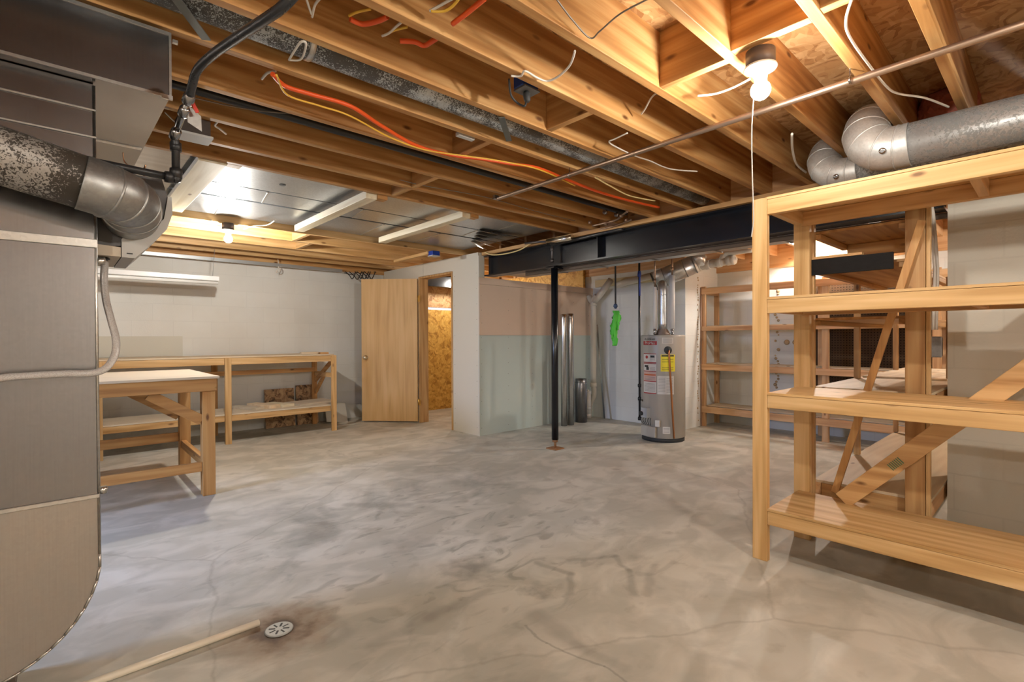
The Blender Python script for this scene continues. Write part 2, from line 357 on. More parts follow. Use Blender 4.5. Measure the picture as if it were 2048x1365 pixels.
def prism(bm, poly, axis, a0, a1):
    """poly in the two other axes (in xyz order), extruded along axis"""
    i = 'xyz'.index(axis); o = [k for k in range(3) if k != i]
    def mkv(p, a):
        v = [0, 0, 0]; v[o[0]] = p[0]; v[o[1]] = p[1]; v[i] = a; return bm.verts.new(v)
    A = [mkv(p, a0) for p in poly]; B = [mkv(p, a1) for p in poly]; n = len(poly)
    bm.faces.new(A); bm.faces.new(B[::-1])
    for k in range(n): bm.faces.new((A[k], B[k], B[(k+1) % n], A[(k+1) % n]))
    bmesh.ops.recalc_face_normals(bm, faces=bm.faces); return bm

# ------------------------------------------------------------------ object helpers
def put(name, bm, mat, parent=None, label=None, loc=None):
    bmesh.ops.remove_doubles(bm, verts=bm.verts, dist=1e-6) if False else None
    me = bpy.data.meshes.new(name)
    co = [v.co for v in bm.verts]
    lo = Vector((min(c.x for c in co), min(c.y for c in co), min(c.z for c in co))); hi = Vector((max(c.x for c in co), max(c.y for c in co), max(c.z for c in co)))
    org = Vector(loc) if loc is not None else Vector(((lo.x+hi.x)/2, (lo.y+hi.y)/2, lo.z))
    for v in bm.verts: v.co -= org
    bm.to_mesh(me); bm.free()
    for mt in (mat if isinstance(mat, (list, tuple)) else [mat]): me.materials.append(mt)
    o = bpy.data.objects.new(name, me); COL.objects.link(o)
    if parent is not None:
        o.parent = parent
        base = Vector((0, 0, 0)); p = parent
        while p is not None: base += p.location; p = p.parent
        o.location = org-base
    else: o.location = org
    if label: o['label'] = label
    return o
def tag(o, label, cat, group=None, kind=None):
    o['label'] = label; o['category'] = cat
    if group: o['group'] = group
    if kind: o['kind'] = kind
    return o
def thing(name, loc, label, cat, group=None):
    o = bpy.data.objects.new(name, None); COL.objects.link(o); o.location = loc; o.empty_display_size = .1
    return tag(o, label, cat, group)
def struct(name, bm, mat, loc=(0, 0, 0)):
    o = put(name, bm, mat, loc=loc); o['kind'] = 'structure'; return o
def sb(*a, bev=0.0): return box(BM(), *a, bev=bev)

# ================================================================== THE SETTING
M_WALL_X = block('x'); M_WALL_Y = block('y')
M_WALL_Y2 = block('y', (.70, .66, .57), 'creamblock')
ZJ, ZS = 2.25, 2.485          # underside of joists, underside of subfloor
struct('floor', sb(-3.2, 7.2, -3.2, 7.4, -.12, 0), concrete())
struct('ceiling', sb(-3.2, 7.2, -3.2, 7.4, ZS, ZS+.02), osb('sub'))
struct('wall_north', sb(-3.2, 3.89, 7.2, 7.4, 0, 2.2), M_WALL_X)
struct('trim_1', sb(-3.2, 7.1, 7.16, 7.4, 2.2, ZS), wood('x', 'joist'))
bm = BM(); box(bm, -3.2, -3, -3.2, 3.0, 0, ZS); box(bm, -3.2, -3, 4.5, 7.4, 0, ZS); box(bm, -3.2, -3, 3.0, 4.5, 0, 1.35); box(bm, -3.2, -3, 3.0, 4.5, 2.2, ZS)
struct('wall_west', bm, M_WALL_Y)
wf = BM()
for a in ((3.0, 3.05, 1.35, 2.2), (4.45, 4.5, 1.35, 2.2), (3.05, 4.45, 1.35, 1.4), (3.05, 4.45, 2.15, 2.2), (3.73, 3.77, 1.4, 2.15)): box(wf, -3.12, -3.06, *a)
win = struct('window_1', wf, plain('window_white', (.8, .8, .78), .4))
struct('wall_south', sb(-3.2, 7.2, -3.2, -3, 0, ZS), M_WALL_X)
# far side: foundation wall behind the heater, its return and the wall behind the shelving
struct('wall_east', sb(6.0, 6.2, 3.26, 7.2, 0, 2.13), M_WALL_Y)
struct('trim_2', sb(5.98, 6.2, 3.26, 7.2, 2.13, ZS), wood('y', 'red'))
struct('wall_return', sb(6.2, 7.1, 3.26, 3.46, 0, 2.17), M_WALL_X)
struct('wall_far', sb(6.9, 7.1, -3, 3.26, 0, 2.10), M_WALL_Y)
struct('trim_3', sb(6.87, 7.1, -3, 3.46, 2.10, ZS), wood('y', 'red'))
# painted block wall under the beam, behind the big shelving unit
struct('wall_pier', sb(3.8, 4.0, -3, .435, 0, 2.19), M_WALL_Y2)
# drywall room with the open door
DW = plain('drywall_tan', (.70, .655, .56), .75)
DWP = plain('drywall_pink', (.74, .57, .445), .75)
DWG = plain('drywall_green', (.55, .62, .58), .75)
X0 = 3.79; YB = 4.78
bm = BM(); box(bm, X0, X0+.1, YB, 5.31, 0, ZJ); box(bm, X0, X0+.1, 6.13, 7.2, 0, ZJ); box(bm, X0, X0+.1, 5.31, 6.13, 2.075, ZJ)
struct('wall_door', bm, DW)
struct('trim_4', sb(X0-.001, X0+.0, 6.02, 6.023, 2.08, ZJ), plain('joint_line', (.35, .31, .25), .8))
bm = BM(); box(bm, X0+.001, 6.0, YB-.012, YB, 0, 1.232)
struct('wall_panel_low', bm, DWG)
struct('wall_panel_high', sb(X0+.001, 6.0, YB-.012, YB, 1.236, 1.86), DWP)
struct('wall_panel_top', sb(X0+.001, 6.0, YB-.016, YB+.08, 1.863, 1.945), DWP)
struct('wall_panel_end', sb(X0+.001, 3.868, YB-.014, YB, 1.948, 2.21), DW)
struct('wall_box', sb(X0+.1, 6.0, YB+.001, YB+.08, 0, 1.863), DW)
struct('trim_5', sb(X0-.004, X0+.004, YB-.018, YB-.012, 0, 2.2), plain('corner_bead', (.72, .70, .66), .5))
struct('wall_osb_north', sb(3.9, 5.98, 7.05, 7.16, 0, 1.68), osb('wall'))
struct('wall_osb_north_top', sb(3.9, 5.98, 7.08, 7.16, 1.72, 2.25), osb('sub'))
struct('wall_osb_east', sb(5.93, 5.98, 4.9, 7.04, 0, 2.25), osb('wall'))
# screws in the panels
bm = BM()
for xx in (3.83, 4.27, 4.70, 5.13, 5.55, 5.9):
    for k in range(12):
        zz = .1+k*.16+random.uniform(-.02, .02)
        lathe(bm, [(.004, 0), (.004, .0015)], (xx+random.uniform(-.005, .005), YB-.0125, zz), (0, -1, 0), 6)
for yy in (YB+.03, 5.27):
    for k in range(11): lathe(bm, [(.004, 0), (.004, .0015)], (X0-.0005, yy, .1+k*.19), (-1, 0, 0), 6)
o = struct('trim_6', bm, plain('screw_dark', (.16, .14, .12), .6))
# door frame and leaf
JW = wood('z', 'pine')
bm = BM(); box(bm, X0-.012, X0+.13, 6.10, 6.13, 0, 2.07, .001); box(bm, X0-.012, X0+.13, 5.31, 5.335, 0, 2.07, .001)
box(bm, X0-.012, X0+.13, 5.335, 6.10, 2.045, 2.07, .001)
dr = struct('door_1', bm, JW, (X0, 6.13, 0))
dv = Vector((3.20-3.775, 6.745-6.145, 0)).normalized(); hp = Vector((3.775, 6.145, 0))
q = hp+dv*.815
bm = BM(); stick(bm, hp+dv*.004+Vector((0, 0, 1.035)), q+Vector((0, 0, 1.035)), 2.03, .035, (0, 0, 1), .001)
leaf = put('door_leaf', bm, wood('z', 'doorskin'), dr)
nrm = Vector((-dv.y, dv.x, 0)); nrm = nrm if nrm.dot(-hp) > 0 else -nrm
kc = hp+dv*.755+Vector((0, 0, .93))+nrm*.0175
bm = BM(); lathe(bm, [(.033, 0), (.031, .006), (.012, .010), (.011, .03), (.026, .036), (.029, .050), (.024, .062), (.006, .066)], kc, nrm, 24)
put('door_knob', bm, plain('brass_nickel', (.80, .72, .55), .22, 1), leaf)
for z in (.25, 1.72):
    bm = BM(); box(bm, X0-.02, X0-.008, 6.088, 6.128, z, z+.09); tube(bm, [(X0-.02, 6.132, z), (X0-.02, 6.132, z+.09)], .007, 8, False)
    put('hinge', bm, plain('brass', (.75, .52, .18), .35, 1), dr)

# ================================================================== FLOOR FRAMING OVERHEAD
far = [.32, .557, .853, 1.17, 1.475, 1.785, 2.062, 2.415, 2.745, 3.075, 3.345]
ordn = ['first', 'second', 'third', 'fourth', 'fifth', 'sixth', 'seventh', 'eighth', 'ninth', 'tenth', 'eleventh']
JG = 'pine floor joists overhead'
jl = {0: 'pine floor joist above the two round ducts, farthest from the flat duct',
      1: 'pine floor joist next to the bulb, on its round duct side',
      2: 'pine floor joist whose edge touches the bulb base',
      3: 'pine floor joist carrying the white bulb wire',
      4: 'pine floor joist with a thin wire stapled to its lit face',
      5: 'pine floor joist with the black plug and outlet box against it',
      6: 'pine floor joist between the grey speckled pipe and the orange tube',
      7: 'pine floor joist beside the orange tube, on the black gas pipe side',
      8: 'pine floor joist beyond the black gas pipe',
      9: 'pine floor joist second from the flat sheet metal ceiling duct',
      10: 'pine floor joist bordering the flat sheet metal ceiling duct'}
for i, y in enumerate(far):
    o = put('floor_joist', sb(-3, 4.02, y-.038, y, ZJ, ZS, bev=.002), wood('x', 'joist'))
    tag(o, jl[i], 'joist', JG)
for i, y in enumerate((5.10, 5.57, 6.05, 6.48, 6.86)):
    o = put('floor_joist', sb(-3, 5.9, y-.038, y, ZJ, ZS, bev=.002), wood('x', 'fir'))
    tag(o, 'pale floor joist over the wall bench, %s out from the flat duct' % ordn[i], 'joist', 'joists over the wall bench')
for i, y in enumerate((-.02, -.33, -.64, -.95, -1.5, -2.1)):
    o = put('floor_joist', sb(-3, 4.02, y-.038, y, ZJ, ZS, bev=.002), wood('x', 'joist'))
    tag(o, 'pine floor joist past the round ducts, %s from the joist above them' % ordn[i], 'joist', 'joists beyond the round ducts')
for i, y in enumerate((-.35, .05, .45, .86, 1.27, 1.68, 2.08, 2.49, 2.9, 3.3, 3.75, 4.2, 4.65)):
    o = put('rear_joist', sb(4.02, 6.9 if y < 3.3 else 6.0, y-.038, y, ZJ, ZS, bev=.002), wood('x', 'red'))
    tag(o, 'reddish floor joist beyond the steel beam, %s counting from the near end wall' % (['first', 'second', 'third', 'fourth', 'fifth', 'sixth', 'seventh', 'eighth', 'ninth', 'tenth', 'eleventh', 'twelfth', 'last'][i]), 'joist', 'joists beyond the steel beam')
# bridging blocks between joists
def bridging(px, py, a, b, label, tone='joist'):
    x = OZ(px, py, ZJ)[0]
    y0 = far[a]; y1 = far[b]-.038
    o = put('bridging_block', sb(x, x+.038, y0, y1, ZJ+.002, ZS, bev=.002), wood('y', tone)); tag(o, label, 'wood block', 'blocks between the joists')
bridging(1380, 150, 2, 3, 'solid wood block between joists, left of the bulb')
bridging(1540, 70, 1, 2, 'solid wood block between joists, directly behind the bulb base')
bridging(1665, 8, 0, 1, 'solid wood block between joists, above the round ducts')
bridging(1125, 247, 4, 5, 'solid wood block behind the black plug and outlet box')
bridging(950, 295, 6, 7, 'small wood block beside the white outlet on the joist')
bridging(840, 368, 8, 9, 'wood block between joists beyond the black gas pipe')
bridging(815, 378, 9, 10, 'wood block beside the flat sheet metal duct')
for i in range(len(far)-1):
    o = put('end_block', sb(3.93, 3.968, far[i], far[i+1]-.038, ZJ, ZS), wood('y', 'red')); tag(o, 'reddish block over the steel beam closing the %s joist bay from the round ducts' % ordn[i], 'wood block', 'blocks over the steel beam')
for x, ya, yb, lb in ((1.85, 5.10, 5.532, 'short block between the pale joists nearest the flat duct'), (2.05, 5.57, 6.012, 'short block between pale joists beside the far bulb')):
    o = put('bridging_block', sb(x, x+.038, ya, yb, ZJ+.002, ZS), wood('y', 'fir')); tag(o, lb, 'wood block')

# steel beam, plate, column
BLK = plain('black_steel', (.006, .007, .010), .24)
t = thing('steel_beam', (3.945, 1.0, 1.96), 'black painted steel I beam carrying the floor joists', 'beam'); t['kind'] = 'thing'
bm = BM(); box(bm, 3.94, 3.95, -2.9, 4.76, 1.96, 2.21); box(bm, 3.87, 4.02, -2.9, 4.76, 2.196, 2.21); box(bm, 3.87, 4.02, -2.9, 4.76, 1.96, 1.976)
# the pier wall carries the beam where the shelving hides it
bm.free(); bm = BM(); box(bm, 3.941, 3.949, .46, 4.76, 1.974, 2.198); box(bm, 3.87, 4.02, .46, 4.76, 2.196, 2.21, .001); box(bm, 3.87, 4.02, .46, 4.76, 1.96, 1.976, .001)
put('web_and_flanges', bm, BLK, t)
bm = BM(); box(bm, 3.875, 3.941, 3.02, 3.032, 1.976, 2.196); put('stiffener', bm, BLK, t)
for z, lb in ((1.925, 0),):
    bm = BM(); box(bm, 4.033, 4.056, .46, 4.2, z, z+.036, .002); put('nailer', bm, wood('y', 'dark'), t)
o = put('beam_plate', sb(3.83, 4.03, .44, 4.76, 2.212, 2.25, bev=.002), wood('y', 'pine')); tag(o, 'long wood plate lying on top of the steel beam', 'wood plate')
cx, cy = 3.955, 3.665
t = thing('steel_column', (cx, cy, 0), 'slim round black steel post holding up the beam', 'column'); t['kind'] = 'thing'
bm = BM(); tube(bm, [(cx, cy, .10), (cx, cy, 1.94)], .037, 24, False); put('post', bm, BLK, t)
put('base_plate', sb(cx-.07, cx+.07, cy-.07, cy+.07, 0, .012, bev=.001), plain('rust', (.32, .16, .07), .7, .3), t, 'rusty brown base plate')
bm = BM(); tube(bm, [(cx, cy, .012), (cx, cy, .10)], .014, 12, False); lathe(bm, [(.03, .075), (.03, .1)], (cx, cy, 0)); put('adjusting_screw', bm, plain('rust', (), 0), t, 'rusty adjusting screw')
put('top_plate', sb(cx-.075, cx+.075, cy-.06, cy+.06, 1.942, 1.958, bev=.001), BLK, t)
bm = BM(); tube(bm, [(3.85, 3.60, 2.0), (3.85, 3.60, 2.21)], .012, 10, False); lathe(bm, [(.018, 0), (.018, .03)], (3.85, 3.60, 2.0)); lathe(bm, [(.018, 0), (.018, .03)], (3.85, 3.60, 2.12))
tube(bm, [(3.85, 3.60, 2.21), (3.85, 3.60, 2.215), (3.80, 3.72, 2.225), (3.74, 3.9, 2.225)], .011, 10, False)
tag(put('pipe_stub', bm, plain('old_steel', (.14, .12, .11), .45, .8)), 'short grey pipe dropping past the beam above the black column', 'pipe')

# ================================================================== SHEET METAL ON THE LEFT
SHEET = galv('sheet_galv', (.30, .29, .29), .24, streak=True, wav=True)
SHEET3 = galv('sheet_lit', (.43, .385, .335), .34, met=.65, streak=True, wav=True)  # same sheet metal, with the brownish light low on the duct put into its colour
SHEET2 = galv('sheet_bright', (.62, .60, .56), .30)
t = thing('furnace_return_duct', (-.2, 2.3, .2), 'tall sheet metal furnace duct with rounded bottom corner at the left edge', 'duct')
YF = 2.05
put('duct_body', prism(BM(), [(-.75, 2.005), (.084, 2.005), (.086, .706), (-.75, .706)], 'y', YF, YF+.52), SHEET, t)
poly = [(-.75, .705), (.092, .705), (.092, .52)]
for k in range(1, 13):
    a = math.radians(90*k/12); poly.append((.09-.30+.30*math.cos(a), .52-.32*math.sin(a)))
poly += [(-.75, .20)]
bm = prism(BM(), poly, 'y', YF, YF+.52); put('duct_boot', bm, SHEET3, t, 'sheet metal boot with rounded corner, coloured lighter as if lit')
def seam(x0, x1, za, h, dep=.006):
    bm = BM(); box(bm, x0, x1, YF-dep, YF, za, za+h, .001); return bm
z1 = OY(100, 540, YF)[2]
put('cleat', seam(-.75, .090, 1.490, .026, .008), SHEET2, t); put('cleat', seam(-.75, .090, 1.92, .006), SHEET2, t)
put('cleat', seam(-.75, .090, 1.835, .006), SHEET2, t)
put('cleat', seam(-.75, .090, .700, .012, .008), SHEET2, t)
bm = BM()
edge = [(.083, 2.0), (.087, .52)]+poly[3:15]
for i in range(len(edge)-1):
    a, c = edge[i], edge[i+1]
    tube(bm, [(a[0]+.002, YF-.002, a[1]), (c[0]+.002, YF-.002, c[1])], .004, 6, False)
put('drive_edge', bm, SHEET2, t)
for z in (1.43, .70):
    bm = BM(); lathe(bm, [(.009, -.01), (.012, 0), (.009, .012)], (.10, YF+.0, z+.02), (0, 0, 1), 10); put('tab', bm, SHEET2, t)
put('support_leg', sb(-.30, -.12, YF+.33, YF+.47, 0, .20), plain('leg_dark', (.12, .09, .07), .6), t)
t = thing('supply_trunk', (-1, 2.6, 2.01), 'wide rectangular sheet metal trunk overhead at the top left', 'duct')
bm = prism(BM(), [(-2.9, 2.0), (.278, 2.0), (.262, 2.9), (.262, 3.28), (-2.9, 3.28)], 'z', 2.008, 2.222); put('trunk_body', bm, SHEET, t)
bm = BM(); box(bm, -2.9, .282, 1.996, 2.0, 2.005, 2.014); box(bm, -2.9, .282, 1.996, 2.0, 2.214, 2.224); box(bm, .276, .283, 1.995, 2.01, 2.008, 2.222); box(bm, -.16, -.155, 1.9985, 2.0, 2.02, 2.21)
put('drive_edge', bm, SHEET2, t)
bm = BM(); box(bm, .1, .262, 2.60, 2.625, 2.004, 2.008); put('cleat', bm, SHEET2, t)
bm = BM(); box(bm, .255, .285, 1.99, 1.998, 1.998, 2.012); box(bm, .285, .30, 1.985, 1.998, 2.19, 2.20); put('clip', bm, SHEET2, t)

# humidifier bypass pipe
SPK = galv('speckled_galv', (.50, .47, .43), .5, met=.6, speck=.62, dark=(.06, .05, .04), sc=17)
ELB = galv('elbow_galv', (.36, .355, .34), .42, met=.8)
t = thing('bypass_pipe', (-.2, 1.9, 1.7), 'round speckled metal pipe crossing the tall duct into the humidifier', 'pipe')
bm = BM(); tube(bm, [(-.80, 1.9, 1.845), (.075, 1.9, 1.650)], .077, 40, False); put('pipe', bm, SPK, t)
P = [Vector(p) for p in ((.05, 1.9, 1.655), (.085, 1.902, 1.648), (.110, 1.908, 1.642), (.145, 1.93, 1.634), (.166, 1.965, 1.627), (.175, 2.02, 1.620), (.180, 2.099, 1.615))]
for i in range(len(P)-1):
    pass
# four gores with raised seams
gores = [(P[0], P[2]), (P[2], P[3]), (P[3], P[4]), (P[4], P[6])]
bm = BM(); tube(bm, P, .0795, 40, True, 5); put('elbow', bm, ELB, t)
for p, d in ((P[2], P[3]-P[1]), (P[3], P[4]-P[2]), (P[4], P[5]-P[3]), (P[5], P[6]-P[4])):
    d.normalize(); bm = BM(); lathe(bm, [(.0795, -.004), (.083, -.002), (.083, .002), (.0795, .004)], p, d, 40); put('seam_ring', bm, ELB, t)
# humidifier
t = thing('humidifier', (.2, 2.28, 1.47), 'grey furnace humidifier hanging on the side of the tall duct', 'humidifier')
prof = [(.088, 1.76), (.268, 1.76), (.285, 1.70), (.285, 1.655), (.268, 1.60), (.24, 1.555), (.205, 1.52), (.088, 1.505)]
put('housing', prism(BM(), prof, 'y', 2.11, 2.42), plain('humid_dark', (.085, .075, .07), .5), t)
c1 = [(.155, 1.535), (.165, 1.55), (.23, 1.572), (.272, 1.62), (.284, 1.70), (.295, 1.70), (.297, 1.64), (.28, 1.585), (.225, 1.515), (.19, 1.475), (.155, 1.475)]
put('cover', prism(BM(), c1, 'y', 2.10, 2.43), plain('humid_light', (.45, .43, .40), .5), t, 'light grey curved cover')
put('drain_tray', prism(BM(), [(.088, 1.477), (.153, 1.477), (.153, 1.508), (.088, 1.512)], 'y', 2.105, 2.43), plain('humid_beige', (.55, .45, .33), .5), t, 'beige tray')
put('badge', sb(.168, .184, 2.0985, 2.1, 1.487, 1.4905), plain('ink', (.03, .03, .03), .6), t)
bm = BM(); tube(bm, [(.112, 2.16, 1.46), (.112, 2.16, 1.485)], .010, 12, False); lathe(bm, [(.016, 0), (.016, .004)], (.112, 2.16, 1.47)); put('drain_spout', bm, plain('ink', (), 0), t)
m, N, L, b = newmat('clear_hose'); b.inputs['Base Color'].default_value = (.80, .74, .68, 1); b.inputs['Roughness'].default_value = .25; b.inputs['Transmission Weight'].default_value = .45
wv = N.new('ShaderNodeTexVoronoi'); wv.inputs['Scale'].default_value = 330; L.new(coords(N, L, (1, 1, 1)).outputs[0], wv.inputs[0])
rp = ramp(N, [(.2, (.66, .60, .56)), (.6, (.86, .82, .78))]); L.new(wv.outputs['Distance'], rp.inputs[0]); L.new(rp.outputs[0], b.inputs['Base Color'])
hpts = []
for (px, py), y in zip(((210, 524), (208, 560), (212, 600), (222, 640), (232, 680), (229, 712), (210, 738), (180, 747), (130, 748), (60, 752), (0, 757), (-90, 775)), (2.16, 2.14, 2.12, 2.08, 2.04, 2.02, 2.0, 1.985, 1.98, 1.98, 1.98, 1.99)):
    hpts.append(OY(px, py, y))
bm = BM(); tube(bm, hpts, .0105, 14); tag(put('drain_hose', bm, m), 'clear braided hose hanging from the humidifier across the tall duct', 'hose')
bm = BM(); tube(bm, [OY(291, 330, 2.36), OY(290, 335, 2.36), OY(288, 340, 2.35), OY(289, 372, 2.3)], .003, 6); tube(bm, [OY(246, 305, 2.4), OY(250, 325, 2.4), OY(275, 340, 2.38), OY(289, 338, 2.35)], .002, 6)
tag(put('copper_wire', bm, plain('copper', (.62, .33, .18), .35, 1)), 'thin copper wires beside the metal elbow at the left', 'wire')

# gas pipe by the trunk
GP = plain('black_pipe', (.022, .021, .021), .38)
t = thing('gas_pipe', (.32, 1.9, 1.75), 'black gas line curving down past the trunk with a valve and elbow', 'pipe')
p0 = [OY(590, -12, 1.2), OY(560, 18, 1.25), OY(520, 45, 1.35), OY(470, 78, 1.5), OY(425, 110, 1.65), OY(395, 140, 1.76), OY(384, 172, 1.82), OY(380, 190, 1.85)]
bm = BM(); tube(bm, p0, .0125, 14); put('flexible_line', bm, plain('black_coat', (.03, .03, .032), .28), t)
SL = plain('shiny_steel', (.42, .42, .43), .22, 1)
bm = BM(); a, c = Vector(OY(378, 196, 1.87)), Vector(OY(349, 272, 2.0)); tube(bm, [a, c], .010, 12, False)
for f, r, l in ((0.02, .018, .02), (.35, .016, .018), (.95, .0165, .02)): lathe(bm, [(r*.8, -l), (r, -l*.6), (r, l*.6), (r*.8, l)], a.lerp(c, f), c-a, 8)
put('valve', bm, SL, t, 'chrome valve and nipple')
bm = BM(); lv = a.lerp(c, .15); stick(bm, lv+Vector((.01, 0, .02)), lv+Vector((.03, 0, -.02)), .012, .004); put('valve_lever', bm, plain('red_paint', (.6, .04, .02), .4), t, 'red valve lever')
e = Vector(OY(352, 357, 2.02)); bm = BM(); tube(bm, [c, Vector((e.x, e.y, c.z-.03)), Vector((e.x, e.y, e.z))], .0125, 12, False)
tube(bm, [(e.x, e.y, e.z), (e.x-.35, e.y, e.z+.01)], .0125, 12, False)
lathe(bm, [(.018, -.02), (.019, 0), (.018, .012)], (e.x, e.y, e.z+.02)); lathe(bm, [(.018, -.012), (.019, 0), (.018, .012)], (e.x-.02, e.y, e.z), (1, 0, 0)); lathe(bm, [(.017, -.014), (.017, .014)], (e.x, e.y, c.z-.03))
bmesh.ops.create_icosphere(bm, subdivisions=2, radius=.017, matrix=Matrix.Translation(e)); put('drop_and_elbow', bm, GP, t)
bm = BM(); q = a.lerp(c, .3); prism(bm, [(q.x+.01, q.z+.03), (q.x+.05, q.z-.0), (q.x+.052, q.z-.05), (q.x+.012, q.z-.03)], 'y', q.y+.02, q.y+.022); put('tag_plate', bm, SHEET2, t)
# square junction box behind the gas pipe
a = OZ(388, 268, 2.19)
t = thing('junction_box', (a[0], a[1], 2.16), 'dark square electrical box with light cover under the joists by the gas pipe', 'electrical box')
put('box', sb(a[0]-.07, a[0]+.06, a[1]-.05, a[1]+.05, 2.175, 2.25), plain('box_dark', (.06, .04, .03), .6), t); put('cover', sb(a[0]-.075, a[0]+.07, a[1]-.06, a[1]+.055, 2.165, 2.175), plain('cover_grey', (.6, .6, .58), .5), t, 'light grey cover')

# flat ceiling duct between the joists
FD = galv('flat_duct', (.60, .63, .66), .36); ZD = 2.315
t = thing('ceiling_duct', (1.9, 4.2, ZD), 'flat shiny sheet metal duct panels set between the joists', 'duct')
for (ya, yb) in ((3.346, 4.015), (4.035, 4.385), (4.425, 5.060)):
    put('panel', sb(-.2, 3.78, ya, yb, ZD, ZD+.16), FD, t)
put('gap_strip', sb(-.2, 3.78, 3.346, 5.06, ZD+.05, ZD+.17), wood('x', 'dark'), t)
for (ya, yb, xs) in ((4.035, 4.385, (1.18, 1.95, 2.6, 3.2)), (4.425, 5.06, (.98, 1.72, 2.35, 3.0)), (3.346, 4.015, (2.62, 3.3))):
    for x in xs:
        bm = BM(); stick(bm, (x, ya+.01, ZD-.003), (x+.05, yb-.01, ZD-.003), .012, .006, (1, 0, 0), .001); put('slip_joint', bm, SHEET2, t)
bm = BM(); lathe(bm, [(.022, 0), (.022, .003)], (1.20, 3.78, ZD-.003)); put('plug', bm, plain('plug_dark', (.08, .09, .10), .5), t)
# boards under the duct
PB = wood('y', 'pale')
for (x, wd, lb, h) in ((.60, .15, 'wide pale board nailed under the duct beside the gas pipe', .03), (1.64, .085, 'pale board under the flat duct, middle of the three', .055), (2.50, .085, 'pale board under the flat duct nearest the steel beam', .055)):
    t = thing('duct_strap_board', (x+wd/2, 4.1, ZJ-h), lb, 'board', 'boards under the flat duct')
    put('board', sb(x, x+wd, 3.36, 4.84, ZJ-h+.02, ZJ+.02, bev=.003), PB, t)
    put('end_block', sb(x+.03, x+wd+.08, 3.348, 3.43, ZJ-h+.02+.0, ZD-.002, bev=.002) if False else sb(x+wd+.001, x+wd+.08, 3.348, 3.42, ZJ-h+.03, ZD-.001, bev=.002), wood('x', 'joist'), t, 'brown end block')
o = put('plywood_infill', sb(-.1, .58, 3.36, 4.9, 2.285, 2.305), wood('x', 'plyw')); tag(o, 'pale weathered panel overhead behind the gas pipe elbow', 'panel')
# duct beyond the beam
t = thing('rear_duct', (4.3, 2.8, 1.99), 'dull sheet metal duct running just beyond the steel beam', 'duct')
put('duct_body', sb(4.06, 4.56, .9, 4.72, 1.992, 2.225), galv('rear_galv', (.62, .60, .57), .36), t)
for y in (1.5, 2.1, 2.75, 3.4, 4.0): put('slip_joint', sb(4.058, 4.562, y, y+.02, 1.986, 1.992), galv('rear_seam', (.3, .29, .28), .5), t)
bm = BM()
for k in range(5):
    stick(bm, (3.2+.08*k, 4.0+.13*k, 2.30), (3.75, 3.95+.17*k, 2.27), .1, .002, (0, 1, .3), 0)
tag(put('foil_scraps', bm, galv('foil', (.72, .66, .55), .22)), 'crumpled foil strips overhead where the flat duct meets the beam', 'foil')

# ================================================================== PIPES AND WIRES OVERHEAD
t = thing('galvanized_pipe', (2.0, 1.9, 2.25), 'long grey speckled metal pipe running between the joists', 'pipe')
SPK2 = galv('speckled_long', (.60, .63, .64), .5, met=.6, speck=.30, dark=(.10, .095, .09), sc=17)
bm = BM(); tube(bm, [(-.6, 1.895, 2.315), (3.80, 1.905, 2.315)], .062, 28, False); put('pipe', bm, SPK2, t)
bm = BM(); lathe(bm, [(.064, -.012), (.067, -.008), (.067, .008), (.064, .012)], (.70, 1.897, 2.315), (1, 0, 0), 28); put('coupling', bm, SHEET2, t)
for (p, q2, lb) in (((345, -12), (413, 80), 'flat metal strap crossing under the joists at the top left'), ((1003, 235), (1018, 282), 'short metal strap holding the speckled pipe')):
    bm = BM(); stick(bm, OZ(*p, ZJ-.008), OZ(*q2, ZJ-.008), .03, .004, (1, 0, 0), .001); tag(put('metal_strap', bm, plain('dull_steel', (.18, .19, .18), .5, .7)), lb, 'strap')
t = thing('conduit_run', (2.34, 1.5, 2.22), 'long straight grey and copper pipe hung under the joists across the room', 'pipe')
a, c = Vector(OZ(994, 398, 2.206)), Vector(OZ(2060, 44, 2.206))
bm = BM(); tube(bm, [a, c+(c-a)*.4], .0135, 16, False); m = plain('copper_aged', (.42, .30, .22), .38, .9)
put('pipe', bm, m, t)
for (px, py) in ((1139, 350), (1700, 160)):
    k = Vector(OZ(px, py, 2.206)); bm = BM(); lathe(bm, [(.0145, -.003), (.0155, 0), (.0145, .003)], k, c-a, 16); box(bm, k.x-.002, k.x+.002, k.y-.002, k.y+.002, k.z, 2.25); put('hanger', bm, SL, t)
bm = BM(); box(bm, a.x-.03, a.x+.012, a.y-.012, a.y+.012, a.z-.006, a.z+.022); put('end_clamp', bm, SL, t)
bm = BM(); tube(bm, [(-.5, 2.56, 2.30), (.45, 2.55, 2.295), (1.9, 2.56, 2.295), (3.7, 2.57, 2.295)], .021, 14, False)
t = tag(put('black_gas_pipe', bm, GP), 'black iron pipe running along a joist bay toward the beam', 'pipe')
ORG = plain('orange_tube', (.80, .10, .015), .4); YEL = plain('yellow_wire', (.80, .46, .05), .45); WHT = plain('white_wire', (.72, .66, .58), .5)
def anchor(pts):
    ys = [(y-.019) for y in far]; out = list(pts); cand = []
    for e in (0, -1):
        p = out[e]
        if p[2] < 2.251: continue
        yj = min(ys, key=lambda v: abs(v-p[1]))
        q = (p[0]+.01, yj, p[2]+.004)
        cand.append((abs(yj-p[1]), e, q))
    if cand:
        d, e, q = min(cand); out = [q]+out if e == 0 else out+[q]
    return out
def wire(name, pts, r, mat, label, cat='wire', seg=8):
    if any(k in label for k in ('stub in the joist bay', 'entering the joist beside', 'joist hole by the dark', 'beside the gas pipe valve', 'loop above the brown')): pts = anchor(pts)
    bm = BM(); tube(bm, pts, r, seg, True, 6); return tag(put(name, bm, mat), label, cat)
